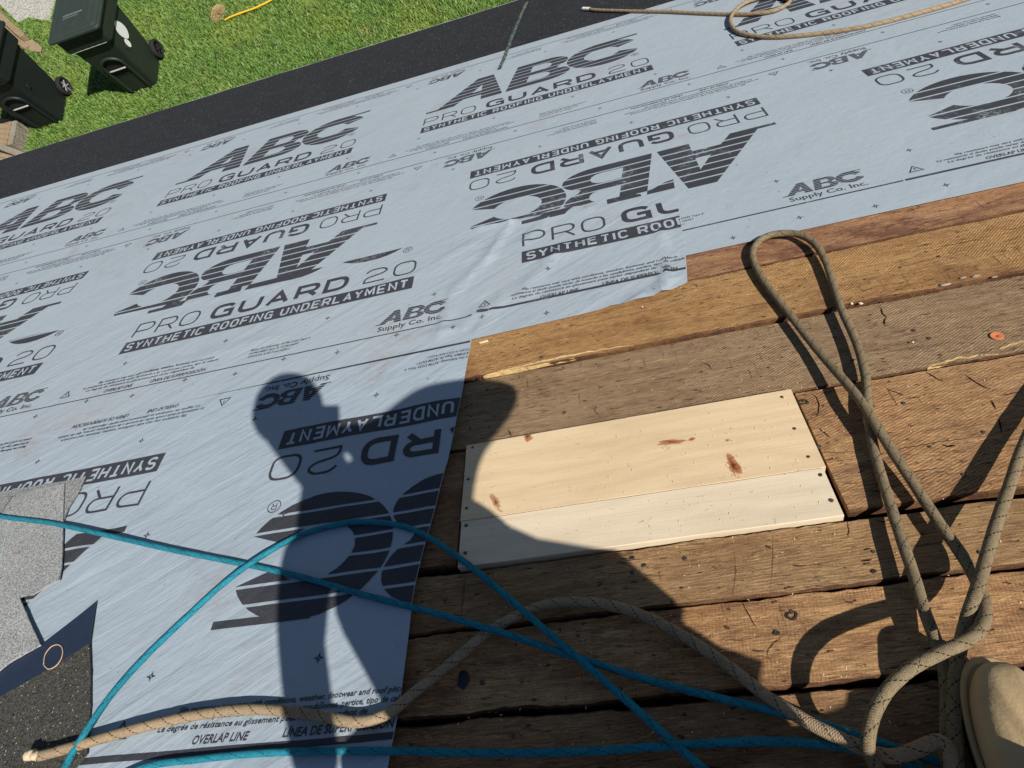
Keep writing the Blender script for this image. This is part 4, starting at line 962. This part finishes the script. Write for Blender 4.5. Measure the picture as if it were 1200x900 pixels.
# fingers round the phone
def hand(pre, palm, wr, out, phn):
    P = J[palm][0]; d = (P - J[wr][0]).normalized(); s = d.cross(Vector((0, 0, 1))).normalized()
    for i, (sp_, ln) in enumerate([(-.030, .070), (-.010, .082), (.010, .078), (.029, .062)]):
        a = P + d * .035 + s * sp_; 
        J[pre + 'k%d' % i] = (a, (.0095, .0095), palm); E.append((palm, pre + 'k%d' % i))
        b = a + d * ln * .45 + Vector((0, 0, .006)); c = b + d * ln * .25 - Vector((0, 0, .014)); e = c + d * ln * .1 - Vector((0, 0, .018))
        for q, pp, rr in (('a', b, .0085), ('b', c, .008), ('c', e, .007)):
            par = pre + 'k%d' % i if q == 'a' else pre + 'f%d%s' % (i, chr(ord(q) - 1)); k = pre + 'f%d%s' % (i, q); J[k] = (pp, (rr, rr), par); E.append((par, k))
    t0 = P - s * .045 * out + d * .01; J[pre + 't0'] = (t0, (.012, .012), palm); E.append((palm, pre + 't0'))
    t1 = t0 + d * .035 - s * .01 * out; J[pre + 't1'] = (t1, (.009, .009), pre + 't0'); E.append((pre + 't0', pre + 't1'))
hand('r', 'rpalm', 'rwr', 1, 0); hand('l', 'lpalm', 'lwr', -1, 0)
keys = list(J); idx = {k: i for i, k in enumerate(keys)}
me = bpy.data.meshes.new('body'); me.from_pydata([tuple(J[k][0]) for k in keys], [(idx[a], idx[b]) for a, b in E], [])
tmp = bpy.data.objects.new('tmp_body', me); COL.objects.link(tmp)
sk = tmp.modifiers.new('skin', 'SKIN'); sk.use_smooth_shade = True; sk.branch_smoothing = .6
for k, sv in zip(keys, me.skin_vertices[0].data): sv.radius = J[k][1]; sv.use_root = (k == 'pelvis')
ss = tmp.modifiers.new('sub', 'SUBSURF'); ss.levels = 2; ss.render_levels = 2
dg = bpy.context.evaluated_depsgraph_get(); bme = bpy.data.meshes.new_from_object(tmp.evaluated_get(dg)); bpy.data.objects.remove(tmp)
bme.materials.clear()
for m in (shirt, denim, skin): bme.materials.append(m)
kd = np.array([tuple(J[k][0]) for k in keys]); reg = []
for k in keys:
    reg.append(1 if k in ('pelvis', 'rhip', 'rthigh', 'rknee', 'rshin', 'rank', 'lhip', 'lthigh', 'lknee', 'lshin', 'lank') else 0 if k in ('trap_fill', 'rback_fill', 'rflank_fill', 'lflank_fill', 'waist', 'chest', 'upchest', 'rsho', 'rua', 'relb', 'rfa', 'lsho', 'lua', 'lelb', 'lfa') else 2)
for p in bme.polygons:
    c = np.array(p.center); p.material_index = reg[int(((kd - c) ** 2).sum(1).argmin())]; p.use_smooth = True
part('body', bme, None, person)
# unseen hulls added to fill holes in the person's cast shadow
def shadow_hull(name, balls, mat):
    bm = bmesh.new()
    for x, y, w, r in balls:
        c = S(x, y, w) - PB
        for k in range(60):
            z = 1 - 2 * (k + .5) / 60; a = k * 2.39996; q = sqrt(1 - z * z); bm.verts.new(c + Vector((cos(a) * q, sin(a) * q, z)) * r)
    r_ = bmesh.ops.convex_hull(bm, input=bm.verts[:]); bmesh.ops.delete(bm, geom=[v for v in bm.verts if not v.link_faces], context='VERTS')
    bmesh.ops.recalc_face_normals(bm, faces=bm.faces); return part(name, bm_mesh(bm, True), mat, person)
shadow_hull('torso_shadow_hull', [(545, 640, .80, .07), (655, 690, .68, .065), (436, 705, .76, .07), (472, 745, .62, .055), (520, 790, .58, .06), (560, 870, .46, .09), (740, 900, .42, .12), (775, 765, .54, .06), (840, 815, .46, .065), (885, 862, .42, .055)], shirt)
shadow_hull('arm_shadow_hull', [(420, 522, .96, .030), (428, 530, .94, .034), (440, 512, .92, .028), (560, 475, .92, .03), (470, 560, .87, .05), (520, 560, .87, .045)], shirt)
# cap with peak
hc = J['crown'][0]; hj = J['head'][0]; up = (hc - hj).normalized(); fw = (J['rwr'][0] * .0 + (Vector((-.02, .11, .02)))).normalized(); fw = (fw - up * fw.dot(up)).normalized(); sd = up.cross(fw)
vs = []; fs = []; n = 20; rings = [(-.01, .104), (.03, .104), (.06, .092), (.085, .06), (.097, .02)]
for z, r in rings:
    for k in range(n): a = 2 * pi * k / n; vs.append(hj + up * (z + .025) + (sd * cos(a) * .88 + fw * sin(a)) * r)
for j in range(len(rings) - 1):
    for k in range(n): k2 = (k + 1) % n; fs.append((j * n + k, j * n + k2, (j + 1) * n + k2, (j + 1) * n + k))
fs.append(tuple((len(rings) - 1) * n + k for k in range(n))); part('cap', mesh(vs, fs, True), capm, person)

# the phone
ph = bpy.data.objects.new('phone', None); COL.objects.link(ph); ph.matrix_world = M @ Matrix.Translation((.005, -.055, .010)); tag(ph, 'black phone held up over the roof, just outside the picture', 'phone')
bm = bmesh.new(); addbox(bm, (0, 0, .001), (.074, .156, .008), None, .003); part('phone_body', bm_mesh(bm), m_plain('phone_black', (.02, .02, .022), .25, .5), ph)
bm = bmesh.new(); addbox(bm, (0, 0, .0056), (.068, .148, .0006)); part('screen', bm_mesh(bm), m_plain('phone_glass', (.01, .01, .012), .1, .5), ph)

# ------------------------------------------------------------------ yard
nb = NB('lawn_soil'); c = nb.mix(nb.noise(None, 2.5, 5, .6), (.030, .055, .014), (.060, .075, .025)); lawn_m = nb.done(c, .95, .1, nb.bump(nb.noise(None, 30, 5, .7), .02, .8))
lz = GROUND
vs = []; n = 40; fs = []
for i in range(n + 1):
    for j in range(n + 1):
        x = -60 + 120 * i / n; y = -60 + 120 * j / n; vs.append((x, y, lz))
for i in range(n):
    for j in range(n): a = i * (n + 1) + j; fs.append((a, a + n + 1, a + n + 2, a + 1))
lawn = link('lawn', mesh(vs, fs), lawn_m, roof=False); lawn['kind'] = 'structure'
# concrete pad at the far corner
pc = [gnd(22, 27), gnd(35, 22), gnd(60, 25), gnd(75, -30), gnd(-60, -60), gnd(-60, -30), gnd(-2, 4)]
bm = bmesh.new(); f = bm.faces.new([bm.verts.new((p.x, p.y, lz + .012)) for p in pc]); f.normal_update()
if f.normal.z < 0: f.normal_flip()
nb = NB('pea_gravel_concrete'); v = nb.vor(None, 45, 'F1', 'Color'); q = nb.sep(v); c = nb.mix(nb.ramp(q[0], [(0, 0), (1, 1)]), (.24, .24, .215), (.50, .49, .44)); c = nb.mix(nb.ramp(nb.noise(None, 60, 5, .7), [(.55, 0), (.75, .6)]), c, (.18, .18, .16))
path = link('concrete_path', bm_mesh(bm), nb.done(c, .9, .2, nb.bump(nb.vor(None, 45), .01, .8)), roof=False); path['kind'] = 'structure'
# bare soil patch
soil = m_plain('dry_soil', (.30, .225, .14), .95, .1, .25, 25, .01)
def flat_patch(name, px, dz, mat, jag=.03):
    P = [gnd(x, y) for x, y in px]; bm = bmesh.new(); vsn = []
    for i in range(len(P)):
        a, b = P[i], P[(i + 1) % len(P)]
        for j in range(4): p = a.lerp(b, j / 4); vsn.append(bm.verts.new((p.x + jag * mnoise.noise(p * 9), p.y + jag * mnoise.noise(p * 9 + Vector((5, 5, 5))), lz + dz)))
    f = bm.faces.new(vsn); f.normal_update()
    if f.normal.z < 0: f.normal_flip()
    return link(name, bm_mesh(bm), mat, roof=False)
sp_ = flat_patch('soil', [(30, 49), (39, 47), (50, 56), (48, 63), (38, 61), (28, 55), (0, 30), (-40, 10), (-40, -10), (0, 8)], .016, soil); sp_['kind'] = 'structure'
# weathered timbers (landscape edging)
tw = m_wood('weathered_timber', (.30, .21, .12), (.42, .31, .19), (.16, .10, .06), .1, 0, 31, (.38, .32, .25), .6, .3)
def beam(name, a, b, wd, ht, z0, mat, label, cat, group=None, parent=None):
    d = (b - a); L = d.length; ang = atan2(d.y, d.x); c = (a + b) / 2; bm = bmesh.new(); addbox(bm, (0, 0, 0), (L, wd, ht), None, .008)
    me = bm_mesh(bm)
    if parent is None:
        o = link(name, me, mat, roof=False); o.location = (c.x, c.y, lz + z0 + ht / 2); o.rotation_euler = (0, 0, ang); tag(o, label, cat, group)
    else:
        o = part(name, me, mat, parent); o.location = Vector((c.x, c.y, lz + z0 + ht / 2)) - parent.location; o.rotation_euler = (0, 0, ang)
    return o
GB = 'landscape timbers edging the lawn'
beam('landscape_timber', gnd(-40, -18, .1), gnd(26, 42, .1), .10, .11, 0, tw, 'upper weathered timber between the concrete and the left bin', 'timber', GB)
beam('landscape_timber', gnd(-40, 2, .05), gnd(31, 55, .05), .09, .055, 0, tw, 'lower weathered timber touching the left bin', 'timber', GB)
# wooden steps/platform at far left, near the house
st = empty('wooden_platform', gnd(0, 175), roof=False); tag(st, 'weathered wooden platform corner in the grass below the left bin', 'platform')
tg = m_wood('grey_timber', (.26, .22, .17), (.36, .31, .25), (.13, .11, .08), .1, 0, 33, (.38, .36, .32), .7, .2)
beam('frame_rail', gnd(17, 141, .2), gnd(11, 169, .2), .09, .2, 0, tg, '', '', None, st)
beam('frame_rail', gnd(-30, 160, .2), gnd(28, 182, .2), .09, .2, 0, tg, '', '', None, st)
for k in range(5): beam('plank', gnd(12 - k * 1.5, 143 + k * 6, .17), gnd(-45, 131 + k * 6, .17), .085, .03, .13, tw, '', '', None, st)
for k in range(3): beam('plank', gnd(20 - k * 6, 187 + k * 3, .14), gnd(-45, 168 + k * 6, .14), .085, .03, .10, tw, '', '', None, st)

# bins ---------------------------------------------------------------
def m_bin(name, c):
    nb = NB(name); a = nb.noise(None, 9, 5, .6); col = nb.mix(a, tuple(x * .8 for x in c), tuple(x * 1.25 for x in c))
    col = nb.mix(nb.ramp(nb.noise(None, 55, 5, .8), [(.62, 0), (.74, .35)]), col, (.13, .14, .12))
    return nb.done(col, .50, .4, nb.bump(nb.noise(None, 160, 3, .6), .0015, .4))
binm = m_bin('bin_plastic_green', (.019, .028, .021)); binm2 = m_bin('bin_plastic_dark', (.012, .016, .017)); lidm = m_bin('bin_lid_green', (.026, .038, .031))
tyrem = m_plain('tyre_rubber', (.02, .02, .02), .8, .2); rimm = m_plain('wheel_spokes', (.30, .31, .32), .4, .5); barm = m_plain('bare_metal_bar', (.40, .40, .37), .4, .5)
stick = m_plain('white_sticker', (.78, .80, .80), .5, .3, .1, 120)
def make_bin(loc, yaw, body, label):
    """front faces -y, wheels at the back (+y)"""
    r = empty('wheeled_bin', loc, roof=False); r.rotation_euler = (0, 0, yaw); tag(r, label, 'bin', 'wheeled bins on the lawn')
    H = 1.08; bw, bd, tw_, td = .25, .25, .31, .38     # half sizes: bottom, top
    def X(z, s): return s * (bw + (tw_ - bw) * z / H)
    def Yf(z): return -(bd + (td - bd) * z / H)
    def Yb(z): return bd + .02 + (td - bd) * .75 * z / H
    NS = 24
    def ring(z, inset=0, top=False):
        hx = bw + (tw_ - bw) * z / H - inset; y0 = Yf(z) + inset; y1 = Yb(z) - inset; cy = (y0 + y1) / 2; hy = (y1 - y0) / 2; rad = .05; P = []
        for (sx, sy, a0) in ((1, 1, 0), (-1, 1, 90), (-1, -1, 180), (1, -1, 270)):
            for k in range(6):
                a = radians(a0 + 90 * k / 5); P.append((sx * (hx - rad) + rad * cos(a), cy + sy * (hy - rad) + rad * sin(a), z))
        return P
    zs = [0, .04, .2, .4, .6, .8, .865, .868, .875, .95, 1.08]; ins = [.02, 0, 0, 0, 0, 0, 0, -.034, -.038, -.036, -.030]
    vs = []; fs = []
    for z, i_ in zip(zs, ins): vs += ring(z, i_)
    for j in range(len(zs) - 1):
        for k in range(NS): k2 = (k + 1) % NS; fs.append((j * NS + k, j * NS + k2, (j + 1) * NS + k2, (j + 1) * NS + k))
    fs.append(tuple(range(NS - 1, -1, -1))); fs.append(tuple((len(zs) - 1) * NS + k for k in range(NS)))
    me = mesh(vs, fs, False); b = part('body', me, body, r)
    # raised front arch round the catch bar; black panel stands for its inner shade
    def fp(x, z, o=0): return Vector((x, Yf(z) - o, z))
    arch = [fp(-.15, .03, .012)] + [fp(-.155, z, .012) for z in (.15, .30, .45)] + [fp(-.155 * cos(radians(a)), .50 + .13 * sin(radians(a)), .012) for a in (20, 45, 70, 90, 110, 135, 160)] + [fp(.155, z, .012) for z in (.45, .30, .15)] + [fp(.15, .03, .012)]
    part('arch_rib', tube(arch, .022, .03, 8), body, r)
    P = [fp(-.13, .32, .004)] + [fp(-.13 * cos(radians(a)), .48 + .12 * sin(radians(a)), .004) for a in range(0, 181, 20)] + [fp(.13, .32, .004)]
    part('recess_shade', mesh(P, [tuple(range(len(P)))]), tyrem, r)
    part('catch_bar', tube([fp(-.125, .44, .02), fp(0, .44, .022), fp(.125, .44, .02)], .011, .03, 8), barm, r)
    # lid with stepped rim, tilted slightly, and hinge/handle at the back
    zl = H; lv = []; lf = []
    prof = [(0, .035), (.0, .04), (.022, .04), (.034, .028), (.034, .0), (.050, -.022), (.056, -.05), (.050, -.056), (.052, -.075), (.066, -.10)]
    base = ring(H, -.026)
    for dz, ov in prof:
        for p in base:
            cy = (Yf(H) + Yb(H)) / 2; d = Vector((p[0], p[1] - cy, 0)); L_ = max(abs(d.x) / (tw_ + .018), abs(d.y) / (td + .018))
            k = 1 + ov / .32; lv.append((d.x * k, cy + d.y * k - .01, zl + dz + .03 * (0) + .012))
    for j in range(len(prof) - 1):
        for k in range(NS): k2 = (k + 1) % NS; lf.append((j * NS + k, j * NS + k2, (j + 1) * NS + k2, (j + 1) * NS + k))
    lf.append(tuple((len(prof) - 1) * NS + k for k in range(NS)))
    lid = part('lid', mesh(lv, lf), lidm if body is binm else body, r)
    bm = bmesh.new()   # worn raised lettering band in the middle of the lid, unreadable in the photo
    x = -.15
    while x < .13:
        w_ = random.uniform(.012, .022); addbox(bm, (x + w_ / 2, -.12, zl + .080), (w_ * .8, .030, .003)); x += w_ + .004
    x = -.15
    while x < .08:
        w_ = random.uniform(.008, .016); addbox(bm, (x + w_ / 2, -.165, zl + .080), (w_ * .8, .014, .003)); x += w_ + .003
    part('raised_marks', bm_mesh(bm), m_plain('worn_raised_plastic', (.14, .17, .15), .6), lid)['kind'] = 'stuff'
    part('groove_shade', tube([Vector((x_, Yf(H) - .012, zl + .046)) for x_ in (-.26, -.1, .1, .26)] + [Vector((.285, Yf(H) + .03, zl + .046))], .010, .03, 6), tyrem, lid)  # black tube stands in for the shade of the lid's front channel
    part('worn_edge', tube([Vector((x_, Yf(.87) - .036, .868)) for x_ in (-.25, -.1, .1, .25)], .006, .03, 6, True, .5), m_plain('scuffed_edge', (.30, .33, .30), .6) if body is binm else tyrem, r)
    for k in range(5): part('rib', tube([Vector((-.2 + k * .1, Yf(.9) - .037, .885)), Vector((-.2 + k * .1, Yf(1.0) - .033, 1.05))], .005, .03, 5), body, r)
    part('handle', tube([Vector((-.24, Yb(H) - .02, H - .03)), Vector((-.24, Yb(H) + .07, H + .0)), Vector((0, Yb(H) + .08, H)), Vector((.24, Yb(H) + .07, H)), Vector((.24, Yb(H) - .02, H - .03))], .014, .03, 8), body, r)
    # wheels
    for sx in (-1, 1):
        w_ = bpy.data.objects.new('wheel', None); COL.objects.link(w_); w_.parent = r; w_.location = (sx * (bw + .045), bd + .03, .13)
        vs = []; fs = []; n = 28; pr = [(-.03, .085), (-.032, .118), (-.022, .130), (.022, .130), (.032, .118), (.03, .085), (.0, .085)]
        for x, rr in pr:
            for k in range(n): a = 2 * pi * k / n; vs.append((x, cos(a) * rr, sin(a) * rr))
        m_ = len(pr)
        for j in range(m_):
            for k in range(n): k2 = (k + 1) % n; j2 = (j + 1) % m_; fs.append((j * n + k, j * n + k2, j2 * n + k2, j2 * n + k))
        part('tyre', mesh(vs, fs, True), tyrem, w_)
        bm = bmesh.new()
        for k in range(6): addbox(bm, Matrix.Rotation(pi / 3 * k, 3, 'X') @ Vector((sx * .018, 0, .052)), (.012, .016, .075), Matrix.Rotation(pi / 3 * k, 3, 'X'))
        q = bmesh.ops.create_cone(bm, cap_ends=True, segments=12, radius1=.022, radius2=.018, depth=.05, matrix=Matrix.Translation((sx * .012, 0, 0)) @ Matrix.Rotation(pi / 2, 4, 'Y'))
        part('rim', bm_mesh(bm), rimm if body is binm2 else tyrem, w_)
        bm = bmesh.new(); bmesh.ops.create_cone(bm, cap_ends=True, segments=20, radius1=.086, radius2=.086, depth=.008, matrix=Matrix.Rotation(pi / 2, 4, 'Y')); part('wheel_disc', bm_mesh(bm), tyrem, w_)
    # little moulded grip on the right side
    bm = bmesh.new(); z = .60; addbox(bm, (tw_ - .035, -.20, z), (.05, .05, .06), None, .01); part('side_lug', bm_mesh(bm), body, r)
    return r, (bw, bd, tw_, td, H)
pb = gnd(150, 96)
BINYAW = radians(1)
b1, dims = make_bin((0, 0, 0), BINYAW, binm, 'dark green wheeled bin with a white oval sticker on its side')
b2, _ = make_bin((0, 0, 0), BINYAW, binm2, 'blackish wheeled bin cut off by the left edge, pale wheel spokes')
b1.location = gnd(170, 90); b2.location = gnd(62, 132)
# sticker on the right side of the first bin
bw, bd, tw_, td, H = dims
def sidep(y, z, o=.0035): return (bw + (tw_ - bw) * z / H + o, y, z)
def oval(cy, cz, ry_, rz_, rot, n=22):
    P = []
    for k in range(n):
        a = 2 * pi * k / n; yy = ry_ * cos(a); zz = rz_ * sin(a) * (1 + .1 * cos(a * 2)); P.append(sidep(cy + yy * cos(rot) - zz * sin(rot), cz + yy * sin(rot) + zz * cos(rot)))
    return P
for nm, (cy, cz, a, b, r_) in (('sticker', (-.02, .72, .10, .14, .5)), ('sticker', (-.12, .60, .045, .07, .4))):
    P = oval(cy, cz, a, b, r_); part(nm, mesh(P, [tuple(range(len(P)))]), stick, b1)

# dry clump and yellow hose
root = empty('dry_clump', gnd(257, 17), roof=False); tag(root, 'small heap of dry brown grass clippings beside the yellow hose', 'grass heap')
vs = []; fs = []
for i in range(900):
    r = .13 * sqrt(random.random()); a = random.random() * 2 * pi; c = Vector((r * cos(a) * .8, r * sin(a) * 1.25, .02 + .09 * (1 - r / .13) * random.random()))
    d = Vector((random.gauss(0, 1), random.gauss(0, 1), random.gauss(0, .5))).normalized() * .03; s = d.cross(Vector((0, 0, 1))).normalized() * .003
    b = len(vs); vs += [c - d - s, c - d + s, c + d + s, c + d - s]; fs.append((b, b + 1, b + 2, b + 3))
part('clippings', mesh(vs, fs), m_plain('dry_grass', (.45, .32, .17), .9, .1, .3, 30), root)['kind'] = 'stuff'
hp = [gnd(263, 24, .03), gnd(270, 20, .05), gnd(283, 15, .045), gnd(300, 9, .045), gnd(320, -1, .045), gnd(345, -14, .04), gnd(380, -40, .04)]
o = link('garden_hose', tube([p - Vector((0, 0, 0)) for p in hp], .013, .02, 8), m_plain('yellow_hose', (.80, .47, .03), .45, .4, .1), roof=False); tag(o, 'yellow garden hose lying across the lawn at the top', 'hose')

# grass blades ---------------------------------------------------------
poly_px = [(-90, -60), (700, -60), (640, 20), (0, 215), (-90, 235)]
G = [gnd(*p) for p in poly_px]; xs = [p.x for p in G]; ys = [p.y for p in G]
gp = [(p.x, p.y) for p in G]
excl = [[(p.x, p.y) for p in pc], [(gnd(x, y).x, gnd(x, y).y) for x, y in [(30, 48), (42, 47), (52, 57), (50, 65), (38, 61), (28, 55)]], [(gnd(x, y).x, gnd(x, y).y) for x, y in [(-60, -20), (0, 12), (29, 46), (30, 58), (-60, 30)]],
        [(gnd(x, y).x, gnd(x, y).y) for x, y in [(-60, 130), (17, 141), (12, 166), (30, 184), (-60, 215)]]]
def bin_poly(b, hx, y0, y1):
    R_ = Matrix.Rotation(b.rotation_euler.z, 3, 'Z'); out = []
    for x, y in ((-hx, y0), (hx, y0), (hx, y1), (-hx, y1)): p = R_ @ Vector((x, y, 0)); out.append((p.x + b.location.x, p.y + b.location.y))
    return out
excl += [bin_poly(b1, .22, -.22, .25), bin_poly(b2, .22, -.22, .25)]
def inside_np(X, Y, poly):
    c = np.zeros(len(X), bool); j = len(poly) - 1
    for i in range(len(poly)):
        xi, yi = poly[i]; xj, yj = poly[j]
        with np.errstate(divide='ignore', invalid='ignore'): m = ((yi > Y) != (yj > Y)) & (X < (xj - xi) * (Y - yi) / (yj - yi + 1e-12) + xi)
        c ^= m; j = i
    return c
area = (max(xs) - min(xs)) * (max(ys) - min(ys)); N0 = int(min(1400000, area * 5200))
X = rng.uniform(min(xs), max(xs), N0); Y = rng.uniform(min(ys), max(ys), N0)
k = inside_np(X, Y, gp)
for e in excl: k &= ~inside_np(X, Y, e)
X, Y = X[k], Y[k]; Nn = min(len(X), 420000); X, Y = X[:Nn], Y[:Nn]; print('blades', Nn)
# clumpy growth: smooth value noise on a lattice
def vnoise(X, Y, s, seed):
    r = np.random.default_rng(seed).random((97, 97)); x = X * s; y = Y * s; ix = np.floor(x).astype(int); iy = np.floor(y).astype(int); fx = x - ix; fy = y - iy; fx = fx * fx * (3 - 2 * fx); fy = fy * fy * (3 - 2 * fy)
    g = lambda a, b: r[a % 97, b % 97]
    return (g(ix, iy) * (1 - fx) + g(ix + 1, iy) * fx) * (1 - fy) + (g(ix, iy + 1) * (1 - fx) + g(ix + 1, iy + 1) * fx) * fy
cl = .45 * vnoise(X, Y, 16, 1) + .3 * vnoise(X, Y, 7, 2) + .25 * vnoise(X, Y, 30, 3)
hgt = (.030 + .045 * cl) * rng.uniform(.6, 1.25, Nn); az_ = rng.uniform(0, 2 * pi, Nn) + 1.2 * vnoise(X, Y, 5, 5); tl = rng.uniform(.2, 1.15, Nn)
dx, dy = np.cos(az_), np.sin(az_); wx, wy = -dy, dx; hw_ = rng.uniform(.0022, .0042, Nn)
V = np.zeros((Nn, 5, 3)); zb = lz
V[:, 0] = np.stack([X - wx * hw_, Y - wy * hw_, np.full(Nn, zb)], 1); V[:, 1] = np.stack([X + wx * hw_, Y + wy * hw_, np.full(Nn, zb)], 1)
mx = X + dx * hgt * tl * .35; my = Y + dy * hgt * tl * .35; mz = zb + hgt * .62
V[:, 2] = np.stack([mx + wx * hw_ * .8, my + wy * hw_ * .8, mz], 1); V[:, 3] = np.stack([mx - wx * hw_ * .8, my - wy * hw_ * .8, mz], 1)
V[:, 4] = np.stack([X + dx * hgt * tl, Y + dy * hgt * tl, zb + hgt * np.maximum(.35, 1 - .45 * tl)], 1)
me = bpy.data.meshes.new('grass'); me.vertices.add(Nn * 5); me.vertices.foreach_set('co', V.reshape(-1))
base = (np.arange(Nn) * 5)[:, None]; quad = base + np.array([0, 1, 2, 3]); tri = base + np.array([3, 2, 4])
lv = np.concatenate([quad, tri], 1).reshape(-1); me.loops.add(Nn * 7); me.loops.foreach_set('vertex_index', lv)
ls = (np.arange(Nn) * 7)[:, None] + np.array([0, 4]); me.polygons.add(Nn * 2); me.polygons.foreach_set('loop_start', ls.reshape(-1)); 
me.update(calc_edges=True); me.validate()
at_ = me.attributes.new('tint', 'FLOAT', 'POINT'); at_.data.foreach_set('value', np.repeat(rng.random(Nn), 5))
nb = NB('grass_blade'); an = nb.t.nodes.new('ShaderNodeAttribute'); an.attribute_name = 'tint'
pat = nb.noise(None, 1.1, 4, .6, .3)
c = nb.mix(an.outputs['Fac'], (.065, .165, .026), (.24, .40, .08)); c = nb.mix(nb.ramp(pat, [(.46, 0), (.70, .55)]), c, (.29, .37, .06))
dry = nb.math('MULTIPLY', nb.ramp(nb.noise(nb.map((1, 1, 1), loc=(4, 2, 0)), .9, 4, .6), [(.60, 0), (.70, 1)]), nb.math('GREATER_THAN', an.outputs['Fac'], .35))
c = nb.mix(nb.math('MULTIPLY', dry, .7), c, (.42, .33, .11))
c = nb.mix(nb.math('GREATER_THAN', an.outputs['Fac'], .965), c, (.42, .42, .25))
gm = nb.done(c, .5, .35); nb.b.inputs['Transmission Weight'].default_value = 0
o = link('grass', me, gm, roof=False); o['kind'] = 'stuff'
